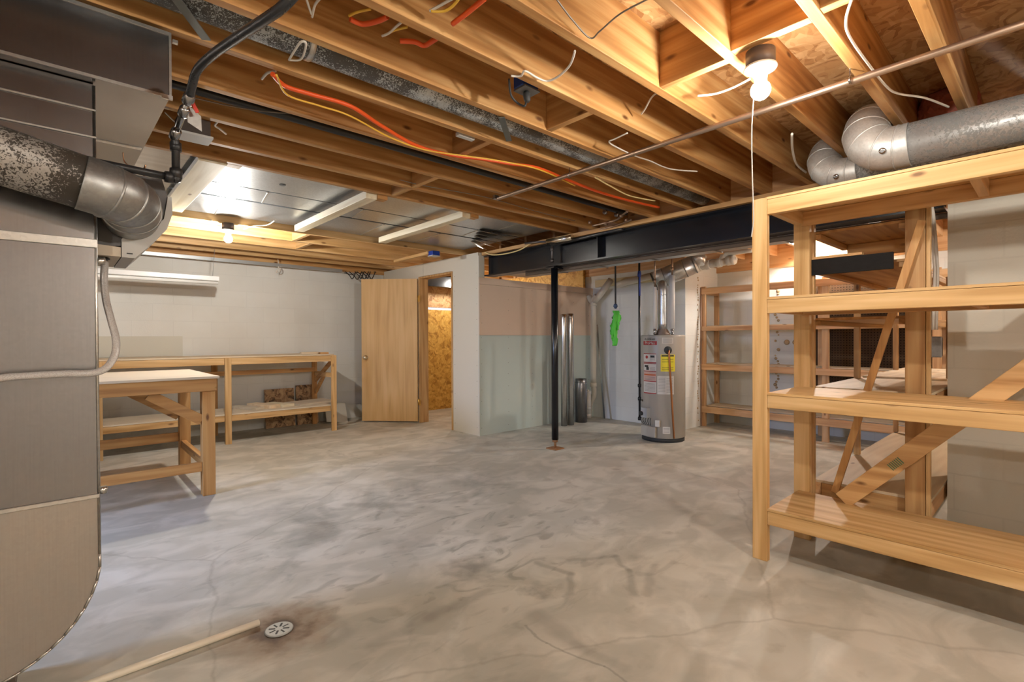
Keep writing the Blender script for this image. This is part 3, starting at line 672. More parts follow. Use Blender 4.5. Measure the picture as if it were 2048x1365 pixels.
za = lambda l, z: [OZ(p[0], p[1], z if len(p) < 3 else p[2]) for p in l]
wire('orange_tubing', za([(545, 148), (570, 172), (620, 188), (700, 212), (760, 250), (830, 290), (900, 310), (960, 318), (1020, 328), (1075, 336), (1140, 362), (1200, 385), (1260, 402), (1318, 415)], 2.2395), .0095, ORG, 'long orange tube snaking along the joists', 'tube')
wire('yellow_cable', za([(553, 150), (575, 190), (640, 212), (700, 232), (780, 275), (850, 300), (930, 312), (1000, 322), (1080, 340), (1150, 372)], 2.2255), .0042, YEL, 'thin yellow cable hanging below the long orange tube')
wire('yellow_cable', za([(1190, 355), (1220, 372), (1260, 392), (1310, 402)], 2.222), .0048, plain('pale_yellow', (.80, .62, .28), .5), 'pale yellow cables near the beam end of the orange tube')
wire('orange_tubing', za([(700, 38), (725, 48), (755, 42), (775, 33)], 2.28), .009, ORG, 'short orange tube loop below the top edge, left of the pair', 'tube')
wire('orange_tubing', za([(800, 82), (830, 84), (848, 91), (865, 82)], 2.28), .009, ORG, 'short orange tube loop above the brown joist knot', 'tube')
wire('orange_tubing', za([(905, 48), (935, 25), (970, -4)], 2.262), .0085, ORG, 'short straight orange tube crossing at the top edge', 'tube')
wire('yellow_cable', za([(698, 32), (715, 24), (742, 18)], 2.285), .0045, YEL, 'yellow cable beside the first short orange loop')
wire('yellow_cable', za([(770, 70), (790, 60), (815, 54)], 2.285), .0045, YEL, 'yellow cable beside the second short orange loop')
wire('yellow_cable', za([(862, 22), (888, 22), (905, 12), (918, -3)], 2.262), .0048, YEL, 'yellow cable at the top edge beside the straight orange tube')
wire('white_cable', za([(860, 22), (882, 10), (905, -3)], 2.266), .0045, WHT, 'white cable at the top edge beside the yellow one')
wire('white_cable', za([(764, 72), (778, 66), (796, 50)], 2.28), .0042, WHT, 'white cable entering the joist beside the second orange loop')
wire('white_cable', za([(612, -5), (618, 14), (623, 28)], 2.28), .004, WHT, 'white cable dropping into a joist hole at the top edge')
wire('white_cable', za([(642, -5), (630, 10), (624, 34)], 2.28), .004, WHT, 'second white cable dropping into the same joist hole')
wire('white_cable', za([(524, 158), (535, 146), (552, 142)], 2.262), .005, WHT, 'short white cable over the start of the long orange tube')
wire('white_cable', za([(578, 120), (590, 100), (602, 84), (612, 88), (602, 118), (578, 120)], 2.235), .004, WHT, 'white cable looped around the speckled pipe')
wire('thin_wire', za([(1110, -6), (1145, 40), (1180, 76), (1200, 62), (1240, 28), (1300, -4)], 2.243), .0028, plain('grey_wire', (.20, .16, .12), .5), 'thin dark wire swagging across the joists at the top')
wire('white_cable', za([(1150, 102), (1140, 130), (1118, 152), (1095, 162), (1075, 156), (1050, 142), (1042, 152), (1022, 152)], 2.243), .0042, WHT, 'white cable looping from the joist to the plug box')
wire('white_cable', za([(1308, 190), (1290, 218), (1283, 228)], 2.29), .004, WHT, 'short white cable stub in the joist bay left of the bulb')
wire('white_cable', za([(1255, 266), (1230, 278), (1218, 284), (1232, 294), (1270, 312), (1300, 322), (1340, 338), (1395, 343)], 2.243), .004, WHT, 'white cable stapled along the joist below the bulb')
wire('white_cable', za([(1395, 192), (1430, 188), (1465, 176), (1500, 158)], 2.235), .0045, WHT, 'white cable joining the bulb base to the joist')
wire('white_cable', za([(1705, -6), (1692, 40), (1700, 75), (1738, 130), (1775, 175), (1800, 188), (1850, 196), (1897, 214)], 2.243), .0045, WHT, 'white cable running down the joist beside the copper pipe')
wire('white_cable', za([(1584, 268), (1585, 300), (1593, 328), (1612, 345)], 2.235), .006, WHT, 'pair of white cables bending down beside the small round duct')
wire('dark_cable', za([(800, 360), (850, 372), (950, 390), (1000, 402), (1080, 425), (1150, 442)], 2.262), .003, plain('grey_wire', (), 0), 'thin cable drooping along the joists near the beam')
wire('dark_cable', za([(385, 195), (450, 210), (520, 222), (580, 227)], 2.262), .003, plain('grey_wire', (), 0), 'thin dark cable leaving the gas pipe valve')
wire('white_cable', za([(330, 225), (345, 240), (356, 250)], 2.28), .003, WHT, 'short white wire beside the gas pipe valve')
wire('white_cable', za([(430, 250), (440, 258), (452, 268)], 2.262), .005, WHT, 'short white cable entering a joist hole by the dark square box')
# plug and outlet box
a = OZ(1052, 180, 2.262)
t = thing('outlet_box', (a[0], a[1], 2.25), 'blue outlet box with a black plug in the joist bay', 'electrical box')
put('box', sb(a[0]-.045, a[0]+.045, a[1]-.03, a[1]+.03, 2.262, 2.33, bev=.003), plain('blue_box', (.015, .05, .22), .5), t); put('face_plate', sb(a[0]-.04, a[0]+.05, a[1]-.035, a[1]+.035, 2.255, 2.262), plain('plate_dark', (.12, .11, .10), .5), t)
bm = BM(); lathe(bm, [(.010, 0), (.016, .01), (.014, .04), (.007, .05)], (a[0], a[1], 2.255), (0, -.2, -1), 14)
tube(bm, [(a[0], a[1], 2.21), (a[0]-.01, a[1], 2.19), OZ(1035, 206, 2.21), OZ(1022, 190, 2.23), OZ(1018, 158, 2.27)], .0045, 8); put('plug', bm, plain('ink', (), 0), t, 'black plug and cord')
a = OZ(932, 275, 2.255); bm = BM(); box(bm, a[0]-.055, a[0]+.05, a[1]-.012, a[1]+.018, 2.25, 2.27, .002)
tag(put('outlet_plate', bm, plain('cover_grey', (), 0)), 'small white outlet plate on the joist beside the orange tube', 'outlet')
# copper water lines by the beam
bm = BM(); tube(bm, za([(1185, 452), (1230, 441), (1245, 430), (1255, 423)], 2.235), .009, 10); tube(bm, za([(1190, 462), (1230, 452), (1262, 440)], 2.235), .009, 10)
for px, py in ((1180, 445), (1212, 448), (1243, 432), (1252, 440)): lathe(bm, [(.014, -.012), (.014, .012)], OZ(px, py, 2.235), (0, 1, 0), 10)
tag(put('water_lines', bm, plain('copper_aged', (), 0)), 'small copper water pipes and fittings where joists meet the beam', 'pipe')
bm = BM(); lathe(bm, [(.02, -.01), (.02, .01)], OZ(1210, 424, 2.262), (1, 0, 0), 12); lathe(bm, [(.02, -.01), (.02, .01)], OZ(1233, 429, 2.262), (1, 0, 0), 12)
tag(put('pipe_clamps', bm, SL), 'bright pipe clamps on the black pipe near the beam', 'clamp')
bm = BM(); tube(bm, [OX(x, y, 3.85) for x, y in ((1245, 458), (1200, 468), (1150, 480), (1105, 490))], .016, 12, False); tag(put('water_pipe', bm, plain('black_coat', (), 0)), 'dark pipe lying along the top edge of the steel beam', 'pipe')
bm = BM(); tube(bm, [OX(x, y, 3.79) for x, y in ((1095, 484), (1120, 480), (1145, 475))], .03, 12, False); tag(put('insulated_pipe', bm, galv('foil', (), 0)), 'silver wrapped pipe piece above the column', 'pipe')
wire('yellow_cable', [OX(x, y, 3.80) for x, y in ((970, 505), (985, 510), (1010, 508), (1040, 500), (1066, 484))], .007, plain('pale_yellow', (), 0), 'yellow cable lying over the far end of the steel beam')

# round ducts above the shelving
def round_duct(name, label, x, yc, z, y_end, r, turn_y, spk):
    t = thing(name, (x, (y_end+turn_y)/2, z-r), label, 'duct', 'round ducts over the shelving')
    bm = BM(); tube(bm, [(x, y_end, z), (x, turn_y-.10, z)], r, 40, False); put('pipe', bm, spk, t)
    P = [(x, turn_y-.10, z), (x, turn_y-.05, z), (x+.002, turn_y+.015, z+.012), (x+.012, turn_y+.065, z+.055), (x+.04, turn_y+.085, z+.11), (x+.10, turn_y+.09, z+.165), (x+.19, turn_y+.09, min(z+.20, 2.482-r*1.04)), (x+.6, turn_y+.09, min(z+.20, 2.482-r*1.04))]
    bm = BM(); tube(bm, P, r*1.03, 40, True, 5); put('elbow', bm, galv('elbow_light', (.66, .66, .64), .45, met=.55), t)
    V = [Vector(p) for p in P]
    for i in (1, 2, 3, 4, 5, 6):
        d = (V[i+1]-V[i-1]).normalized(); bm = BM(); lathe(bm, [(r*1.03, -.004), (r*1.06, -.002), (r*1.06, .002), (r*1.03, .004)], V[i], d, 40); put('seam_ring', bm, galv('elbow_light', (), 0), t)
    bm = BM(); lathe(bm, [(.014, 0), (.014, .006), (.008, .008)], (x-r*1.02, turn_y-.01, z-.03), (-1, 0, -.3), 14); put('rivet', bm, SL, t)
SPK3 = galv('speckled_round', (.72, .73, .73), .34, speck=.02, dark=(.30, .30, .29), sc=8, met=.7)
round_duct('round_duct', 'large round metal duct with elbow, nearer of the two over the shelving', 2.99, 0, 2.11, -1.8, .098, .575, SPK3)
round_duct('round_duct', 'smaller round metal duct and elbow behind the large one', 3.30, 0, 2.125, -1.8, .082, .85, SPK3)
bm = BM(); bmesh.ops.create_icosphere(bm, subdivisions=4, radius=.13, matrix=Matrix.Translation((3.5, .40, 2.40)))
for v in bm.verts: v.co += Vector((random.uniform(-1, 1), random.uniform(-1, 1), random.uniform(-1, 1)))*.006; v.co.z = min(v.co.z, 2.484)
tag(put('insulation_wad', bm, plain('pink_wool', (.62, .22, .16), .95)), 'pink insulation wad stuffed between joists behind the round duct', 'insulation')

# ================================================================== LAMPS
def bulb_mat(s):
    n = 'bulb_glow_%d' % s
    if n in MATS: return MATS[n]
    return plain(n, (1, 1, 1), .5, 0, (BULB_COL, s))
def lamp(x, y, z, label, r=.034, L=BULB_L, cord=None, big=True, top=ZJ):
    """z is the underside of the lampholder plate"""
    t = thing('bulb_fixture', (x, y, z-.12), label, 'light fixture')
    bm = BM(); lathe(bm, [(.05, 0), (.05, top-z)], (x, y, z), (0, 0, 1), 8 if not big else 32); put('junction_box', bm, plain('octagon_dark', (.10, .07, .055), .5), t, 'dark ceiling box')
    bm = BM(); lathe(bm, [(.030, -.012), (.052, -.006), (.057, 0), (.055, .004)], (x, y, z-.001), (0, 0, 1), 36); put('lampholder', bm, plain('porcelain', (.72, .69, .63), .35), t, 'white porcelain lampholder')
    bm = BM(); lathe(bm, [(.021, -.05), (.022, -.045), (.024, -.012), (.030, -.011)], (x, y, z), (0, 0, 1), 24); sk = put('socket', bm, plain('porcelain', (), 0), t)
    bm = BM()
    if big:
        f = Vector((-.7, -.7, 0))
        for a, b2, cc in ((-.005, -.006, .002), (.005, -.006, .002), (0, .006, .0025)): lathe(bm, [(cc, 0), (cc, .0015)], (x+.032+a, y+.005+b2, z-.0118), (0, 0, -1), 8)
        put('outlet_slots', bm, plain('ink', (.03, .03, .03), .6), t)
    zc = z-.05-r*.95
    prof = [(.013, .048), (.016, .035)]
    bm = BM(); pr = [(.013, r*.95+.006), (.014, r*.9)]
    for k in range(1, 13):
        a = math.radians(25+155*k/12); pr.append((r*math.sin(a), r*math.cos(a)))
    lathe(bm, pr[::-1], (x, y, zc), (0, 0, 1), 28)
    put('bulb', bm, bulb_mat(int(L)), t, 'glowing bulb')
    if cord:
        bm = BM(); tube(bm, cord, .0022, 6, True, 4); lathe(bm, [(.002, 0), (.005, .006), (.004, .016)], cord[-1], (0, 0, 1), 8) if False else None
        put('pull_cord', bm, plain('cord_white', (.85, .83, .78), .6), t, 'white pull cord')
    return t
_b1 = OZ(1521, 136, 2.19)
lamp(_b1[0], _b1[1], 2.19, 'bare glowing bulb under the joists at upper right', L=BULB_L*.56, cord=[(_b1[0]-.03, _b1[1]+.005, 2.185), Vector(OX(1503.5, 250, _b1[0]-.03)), Vector(OX(1504, 330, _b1[0]-.03)), Vector(OX(1506, 400, _b1[0]-.03)), Vector(OX(1507, 440, _b1[0]-.03)), Vector(OX(1503, 474, _b1[0]-.03))])
p2 = OZ(466, 450, 2.19)
print('P2', p2)
lamp(p2[0]+.02, 5.07, 2.19, 'bare glowing bulb over the wall bench at the left', L=BULB_L*1.2, big=False)
lamp(5.55, -.35, 2.19, 'bare bulb in the far workshop bay beyond the shelving', L=BULB_L*1.2)
lamp(6.5, 1.86, 2.42, 'bare bulb recessed between the joists above the rear shelf', L=BULB_L*1.5, top=ZS)
lamp(4.9, 6.46, 2.19, 'bare bulb inside the little room behind the door', L=BULB_L*.5)
lamp(-1.6, -.5, 2.19, 'unseen fill bulb added near the corner behind the furnace', L=BULB_L*1.3)  # added behind the camera as fill, fixture and all
lamp(1.2, -1.6, 2.19, 'unseen fill bulb added at the near end of the basement', L=BULB_L*2.0)  # second fill bulb added out of view to even out the light
wire('white_cable', za([(422, 440), (432, 452), (450, 455)], 2.22), .005, WHT, 'white cable left of the far bulb base')
wire('white_cable', za([(488, 458), (510, 452), (535, 450), (550, 441)], 2.22), .005, WHT, 'white cable right of the far bulb base')
# shop light strip
t = thing('shop_light', (.3, 6.6, 1.86), 'long white tube light fixture hung in front of the left wall', 'light fixture')
za1 = OY(438, 563, 6.6); xr = za1[0]; zz = za1[2]
put('housing', sb(-1.1, xr, 6.57, 6.66, zz, zz+.055, bev=.006), plain('enamel', (.80, .80, .80), .3), t)
bm = BM(); tube(bm, [(-1.08, 6.60, zz-.022), (xr-.01, 6.60, zz-.022)], .018, 14, False); put('tube', bm, plain('tube_white', (.85, .85, .83), .25), t)
bm = BM(); tube(bm, [(xr-.06, 6.62, zz+.055), (xr-.03, 6.66, 2.25)], .0025, 6, False); put('chain', bm, plain('chain_grey', (.4, .4, .4), .5, .5), t)
bm = BM(); box(bm, -1.1, 3.05, 7.02, 7.06, 2.17, 2.21); tag(put('conduit', bm, plain('conduit_grey', (.42, .44, .45), .4, .7)), 'grey conduit running along the top of the left wall', 'conduit')
bm = BM(); tube(bm, [OY(x, y, 7.03) for x, y in ((556, 519), (557, 535), (553, 545), (560, 543), (558, 535))], .006, 8); tag(put('hook', bm, WHT), 'small white hook hanging from the wall top conduit', 'hook')
bm = BM()
for k in range(6):
    x0 = 700+k*7+random.uniform(-4, 4); d = random.uniform(4, 13); tube(bm, [OY(x0-d*.8, 544, 7.05), OY(x0, 547+d*.4, 7.0-k*.02), OY(x0+d*.6, 552+d*.6, 6.97-k*.02), OY(x0+d*1.3, 544, 7.02)], .007, 6)
tube(bm, [OY(688, 546, 7.0), OY(702, 549, 6.98), OY(716, 545, 7.0)], .005, 6)
tag(put('cable_bundle', bm, plain('ink', (), 0)), 'tangle of black cables at the wall top above the door leaf', 'cables')

o = put('steel_angle', sb(3.93, 5.6, 6.70, 6.80, 2.03, 2.20, bev=.002), BLK); tag(o, 'black steel member under the ceiling inside the little room', 'beam')
o = put('steel_hanger', sb(4.5, 4.53, 6.74, 6.76, 2.201, ZS), BLK); tag(o, 'steel hanger above the black member in the little room', 'bracket')
a = OZ(868, 513, 2.19); t = thing('ceiling_box', (a[0], a[1], 2.19), 'small blue outlet box under the pale joists before the door wall', 'electrical box')
put('box', sb(a[0]-.05, a[0]+.05, a[1]-.05, a[1]+.05, 2.196, 2.249, bev=.003), plain('blue_bright', (.01, .05, .35), .5), t); put('cover', sb(a[0]-.055, a[0]+.055, a[1]-.055, a[1]+.055, 2.188, 2.196), plain('cover_grey', (), 0), t, 'white cover')
bm = BM(); stick(bm, OZ(790, 523, 2.232), OZ(858, 506, 2.232), .04, .034, (1, 0, 0)); tag(put('joist_cleat', bm, wood('y', 'fir')), 'short wood strip under the pale joists beside the blue outlet box', 'wood strip')
# ================================================================== LEFT: WORK TABLE AND WALL BENCH
t = thing('work_table', (.2, 4.95, 0), 'sturdy wooden work table with plywood top standing by the tall duct', 'table')
OLD = lambda a: wood(a, 'old')
put('tabletop', sb(-1.3, .905, 4.33, 5.52, .90, .918, bev=.002), wood('x', 'plyw'), t, 'pale plywood top')
put('apron', sb(-1.3, .89, 4.35, 4.388, .805, .90, bev=.003), OLD('x'), t); put('apron', sb(-1.3, .89, 5.46, 5.498, .805, .90, bev=.003), OLD('x'), t)
put('apron', sb(.85, .888, 4.39, 5.458, .805, .90, bev=.003), OLD('y'), t)
for (x, y) in ((.80, 4.389), (.80, 5.372), (-1.26, 4.389), (-1.26, 5.372)):
    put('leg', sb(x, x+.086, y, y+.086, 0, .803, bev=.004), OLD('z'), t)
put('stretcher', sb(-1.17, .798, 4.40, 4.438, .19, .26, bev=.003), OLD('x'), t); put('stretcher', sb(-1.17, .798, 5.40, 5.438, .27, .35, bev=.003), OLD('x'), t)
put('stretcher', sb(.81, .848, 4.476, 5.371, .21, .28, bev=.003), OLD('y'), t)
for y, xa in ((4.42, .47), (5.42, .36)):
    bm = BM(); stick(bm, (xa, y, .80), (.80, y, .58 if y < 5 else .50), .075, .036, (0, 0, 1)); put('knee_brace', bm, OLD('x'), t)
bm = BM(); stick(bm, (.845, 4.85, .80), (.845, 4.48, .56), .07, .03, (0, 0, 1)); 
bm.free()
t = thing('wall_bench', (1.4, 6.7, 0), 'long low wooden bench with a lower shelf against the left wall', 'bench')
YA, YC = 6.40, 7.0
FR = lambda a: wood(a, 'fir')
put('benchtop', sb(-.9, 2.66, YA-.005, YC+.1, .985, 1.0, bev=.002), wood('x', 'ply'), t)
put('front_rail', sb(-.9, 2.62, YA, YA+.038, .905, .983, bev=.003), FR('x'), t); put('back_rail', sb(-.9, 2.62, YC, YC+.038, .905, .983, bev=.003), FR('x'), t)
put('shelf_board', sb(-.9, 2.615, YA+.0, YC, .325, .34, bev=.002), wood('x', 'plyw'), t)
put('shelf_rail', sb(-.9, 2.615, YA, YA+.038, .255, .323, bev=.003), FR('x'), t); put('shelf_rail', sb(-.9, 2.615, YC, YC+.038, .255, .323, bev=.003), FR('x'), t)
for x in (-.85, .245, 1.385, 2.618):
    put('post', sb(x, x+.065 if x < 2.6 else x+.06, YA-.04, YA-.001, 0, .984, bev=.003), FR('z'), t)
    put('post', sb(x, x+.065, YC+.04, YC+.078, 0, .984, bev=.003), OLD('z'), t)
put('middle_rail', sb(1.2, 2.62, YC-.04, YC-.002, .745, .80, bev=.003), OLD('x'), t)
put('side_rail', sb(2.63, 2.668, YA, YC, .69, .75, bev=.003), FR('y'), t)
bm = BM(); stick(bm, (2.645, YA+.05, .90), (2.645, YC, .62), .05, .03, (0, 0, 1)); put('brace', bm, OLD('y'), t)
bm = BM(); stick(bm, (2.645, YA+.3, .70), (2.645, YC, .45), .05, .03, (0, 0, 1)); put('brace', bm, OLD('y'), t)
# scraps on the bench
def scrap(px, py, z, L, W, H, ang, tone, label):
    p = OZ(px, py, z); b = bmesh.new(); box(b, -L/2, L/2, -W/2, W/2, 0, H, .001)
    bm = BM(); merge(bm, b, Matrix.Translation(p) @ Matrix.Rotation(math.radians(ang), 4, 'Z')); tag(put('wood_scrap', bm, wood('x', tone)), label, 'wood scrap', 'wood offcuts on the bench')
scrap(494, 818, .341, .12, .45, .028, 25, 'plyw', 'leftmost pale offcut on the bench lower shelf')
scrap(527, 815, .341, .14, .42, .045, 25, 'ply', 'tan block offcut on the bench lower shelf')
scrap(557, 812, .341, .16, .40, .032, 20, 'pale', 'white painted offcut beside the tan block on the lower shelf')
scrap(622, 806, .341, .55, .38, .022, 12, 'plyw', 'large thin panel lying on the lower shelf at its right end')
p = OY(630, 708, 6.62)
put0 = put('wood_scrap', sb(2.30, 2.52, 6.55, 6.62, 1.001, 1.030, bev=.002), wood('x', 'ply')); tag(put0, 'thin board offcut lying on the bench top', 'wood scrap')
put0 = put('wood_scrap', sb(2.53, 2.64, 6.52, 6.60, 1.001, 1.022, bev=.002), wood('x', 'old')); tag(put0, 'small brown offcut at the bench top end', 'wood scrap')
for x0, x1, h, lb in ((2.02, 2.40, .52, 'dark chipboard piece leaning behind the bench lower shelf'), (2.43, 2.72, .55, 'dark chipboard piece behind the last bench post')):
    bm = BM(); b = bmesh.new(); box(b, x0, x1, -.012, 0, 0, h); merge(bm, b, Matrix.Translation((0, 7.10, 0.004)) @ Matrix.Rotation(-.12, 4, 'X')); tag(put('chipboard_offcut', bm, osb('scrap')), lb, 'board')
bm = BM(); stick(bm, (2.92, 6.92, .01), (2.98, 7.15, .26), .30, .012, (1, 0, 0), 0); tag(put('drywall_offcut', bm, plain('drywall_scrap', (.62, .58, .5), .8)), 'pale drywall offcut leaning on the wall beside the bench', 'board')
bm = BM(); box(bm, 2.78, 3.05, 6.62, 6.82, .001, .012); tag(put('drywall_offcut', bm, plain('drywall_scrap', (), 0)), 'flat pale offcut lying on the floor near the door leaf', 'board')
a, c = OY(190, 718, 7.199), OY(365, 673, 7.199)
o = put('paint_patch', sb(-1.2, c[0], 7.190, 7.199, 1.0, c[2]), plain('patch', (.66, .64, .56), .7)); tag(o, 'tan unpainted rectangle on the left wall above the bench', 'wall patch')

# ================================================================== RIGHT: FRONT SHELVING UNIT
t = thing('shelving_unit', (3.02, .3, 0), 'tall homemade lumber shelving unit in front of the painted block pier', 'shelving')
YL, YR = 1.045, -1.40
levels = [(.200, .286), (.822, .904), (1.325, 1.412), (1.850, 1.942)]
PI = lambda a: wood(a, 'fir')
put('post', sb(2.78, 2.818, YL, YL+.076, 0, 1.942, bev=.003), PI('z'), t); put('post', sb(2.78, 2.818, YR-.076, YR, 0, 1.942, bev=.003), PI('z'), t)
put('post', sb(3.252, 3.29, .985, .985+.085, 0, 1.88, bev=.003), PI('z'), t); put('post', sb(3.252, 3.29, YR-.085, YR, 0, 1.88, bev=.003), PI('z'), t)
for i, (a, c) in enumerate(levels):
    yl = YL-.001 if True else 0
    put('front_rail', sb(2.78, 2.818, YR, yl, a, c-.014, bev=.003), PI('y'), t)
    put('back_rail', sb(3.212, 3.25, YR, 1.02, a-.0, c-.014, bev=.003), wood('y', 'pine'), t)
    put('shelf_panel', sb(2.778, 3.25, YR, yl, c-.013, c, bev=.001), wood('y', 'fir'), t)
    for y in (yl-.038, .22, -.6, YR+.002): put('cross_bearer', sb(2.819, 3.211, y, y+.037, a+.004, c-.015, bev=.002), wood('x', 'pine'), t)
bm = BM(); stick(bm, (3.272+.03, .478, 1.80), (3.272+.03, .87, .30), .036, .018, (0, 1, 0)); put('thin_brace', bm, wood('z', 'old'), t)
bm = BM(); stick(bm, (3.186, .80, .30), (3.186, -.62, 1.80), .088, .034, (0, 1, 1)); put('diagonal_brace', bm, wood('y', 'pine'), t)
p = Vector((3.167, .565, .546)); bm = BM(); d = Vector((0, -1.42, 1.5)).normalized()
for k in range(7):
    a = p+d*(k*.010-.03); s = Vector((0, d.z, -d.y)); stick(bm, a-s*.02, a+s*.018, .004, .001, d, 0)
put('lumber_stamp', bm, plain('green_ink', (.06, .22, .12), .7), t, 'green printed mark')

# ================================================================== RIGHT: LONG STORAGE BENCH BEHIND IT
t = thing('storage_rack', (4.6, .73, 0), 'deep lumber rack with plywood decks running back behind the front shelving', 'shelving')
X1, X2, Y1, Y2 = 3.33, 5.6, .45, 1.0
for x, y in ((X1, .985), (X1, .468), (4.25, .965), (X2-.09, .965), (X2-.09, .45)):
    th = .085 if x == X1 else .04
    put('post', sb(x, x+.038, y, y+(.085 if x == X1 else .036), 0 if x == X1 else .345, 1.90 if x == X1 else 1.6, bev=.003), wood('z', 'pine'), t)
put('post', sb(X1, X1+.038, .448, .466, 0, 1.9, bev=.003), wood('z', 'fir'), t)
for z, x2, tone, nm in ((.34, 5.6, 'ply', 'lower_deck'), (.90, 6.0, 'ply', 'work_deck'), (1.312, 5.0, 'old', 'middle_deck'), (1.62, 5.1, 'old', 'dark_deck'), (1.83, 3.95, 'old', 'top_deck')):
    put(nm, sb(X1+.04, x2, Y1 if z < 1 else .55, Y2-.002, z-.015, z, bev=.001), wood('x', tone), t)
    put('deck_rail', sb(X1+.04, x2, Y2-.04, Y2-.003, z-.10 if z < 1 else z-.045, z-.016, bev=.003), wood('x', 'red' if z < 1 else 'old'), t)
    put('deck_rail', sb(X1+.04, x2, Y1 if z < 1 else .55, (Y1 if z < 1 else .55)+.037, z-.10 if z < 1 else z-.045, z-.016, bev=.003), wood('x', 'red' if z < 1 else 'old'), t)
    if z < 1: put('end_rail', sb(X1+.04, X1+.078, Y1+.04, Y2-.042, z-.10, z-.016, bev=.003), wood('y', 'pine'), t)
    if z > 1.7: put('end_rail', sb(x2-.04, x2-.002, .59, Y2-.042, z-.10, z-.016, bev=.003), wood('y', 'old'), t)
put('black_fascia', sb(X1-.018, X1-.001, .60, Y2+.05, 1.565, 1.655, bev=.001), plain('black_board', (.006, .005, .005), .95), t, 'black board')
put('fascia_cap', sb(X1-.022, X1+.02, .74, Y2+.05, 1.657, 1.672, bev=.001), wood('y', 'pine'), t)
bm = BM(); box(bm, 4.35, 4.9, .5, .97, .901, .914, .001); o = put('plywood_sheet', bm, wood('x', 'ply')); tag(o, 'loose plywood sheet lying on the rack work deck', 'board')
o = put('plywood_sheet', sb(5.0, 5.45, .49, .94, .901, .909, bev=.001), wood('x', 'ply')); tag(o, 'second plywood sheet farther back on the rack work deck', 'board')
for k in range(3):
    o = put('panel_sheet', sb(4.03+.022*k, 4.045+.022*k, -.1, .434+.004*k, 0, 1.72-.02*k), wood('z', 'red')); tag(o, 'reddish panel on edge behind the painted pier, %s in the stack' % ('first', 'second', 'third')[k], 'board', 'panels behind the pier')
# junction box and conduits beside pier
t = thing('switch_box', (3.83, .50, 1.08), 'small metal switch box with cables at the pier edge', 'electrical box')
put('box', sb(3.80, 3.86, .462, .535, 1.08, 1.195, bev=.006), galv('box_metal', (.45, .47, .48), .3), t); put('cover', sb(3.792, 3.80, .458, .522, 1.076, 1.198, bev=.003), galv('box_metal', (), 0), t)
put('mounting_board', sb(3.861, 3.90, .438, .449, .95, 1.55), wood('z', 'red'), t)
bm = BM()
for k, px in enumerate((1866, 1872)):
    tube(bm, [OX(px, 660, 3.83), OX(px+3, 560, 3.83), OX(px+2, 520, 3.83), OX(px-4, 440, 3.84), OX(px-8, 412, 3.845)], .008, 8)
put('cable', bm, WHT, t, 'white cables')

# far shelf along the right wall
t = thing('rear_shelf', (6.6, 2.0, 0), 'lumber wall shelving beside the water heater', 'shelving')
XA, XB = 6.42, 6.80
RD = lambda a: wood(a, 'red')
for x, y in ((XA, 3.20), (XB, 3.20), (XA, 1.75), (XB, 1.9), (XA, .78), (XA, -.6), (XB, .78)):
    put('post', sb(x, x+.038, y, y+.07, 0, 1.88, bev=.003), RD('z'), t)
for a, c in ((.185, .285), (.76, .85), (1.285, 1.355), (1.775, 1.868)):
    put('front_rail', sb(XA+.0385, XA+.075, -.6, 3.20, a, c-.013, bev=.003) if False else sb(XA-.02, XA-.001, -.6, 3.245, a, c-.013, bev=.003), RD('y'), t)
    put('shelf_panel', sb(XA-.02, XB+.036, -.6, 3.198, c-.012, c, bev=.001) if False else sb(XA+.04, XB-.002, -.6, 3.198, c-.012, c, bev=.001), wood('y', 'ply'), t)
    put('side_rail', sb(XA+.04, XB-.002, 3.20, 3.238, a, c-.013, bev=.003), RD('x'), t)
o = put('wall_strip', sb(XA-.03, XA+.01, 3.248, 3.258, 0, 1.87), plain('strip_brown', (.35, .22, .15), .7)); tag(o, 'brown strip standing between the wall return and the rear shelf', 'board')
# pegboard
bm = BM(); box(bm, 6.885, 6.898, -1.5, 2.03, .45, 1.86)
m, N, L, b = newmat('pegboard'); tc = N.new('ShaderNodeTexCoord'); sx = N.new('ShaderNodeSeparateXYZ'); L.new(tc.outputs['Object'], sx.inputs[0])
hs = []
for ax in (1, 2):
    s = N.new('ShaderNodeMath'); s.operation = 'MULTIPLY'; s.inputs[1].default_value = 1/.03; L.new(sx.outputs[ax], s.inputs[0])
    fr = N.new('ShaderNodeMath'); fr.operation = 'FRACT'; L.new(s.outputs[0], fr.inputs[0])
    sb2 = N.new('ShaderNodeMath'); sb2.operation = 'SUBTRACT'; sb2.inputs[1].default_value = .5; L.new(fr.outputs[0], sb2.inputs[0])
    p2_ = N.new('ShaderNodeMath'); p2_.operation = 'POWER'; p2_.inputs[1].default_value = 2; L.new(sb2.outputs[0], p2_.inputs[0]); hs.append(p2_)
ad = N.new('ShaderNodeMath'); ad.operation = 'ADD'; L.new(hs[0].outputs[0], ad.inputs[0]); L.new(hs[1].outputs[0], ad.inputs[1])
rp = ramp(N, [(.03, (.012, .008, .005)), (.05, (.085, .05, .028))]); L.new(ad.outputs[0], rp.inputs[0]); L.new(rp.outputs[0], b.inputs['Base Color']); b.inputs['Roughness'].default_value = .9; b.inputs['Specular IOR Level'].default_value = .15
tag(put('pegboard', bm, m), 'dark brown perforated pegboard on the far wall behind the shelving', 'pegboard')
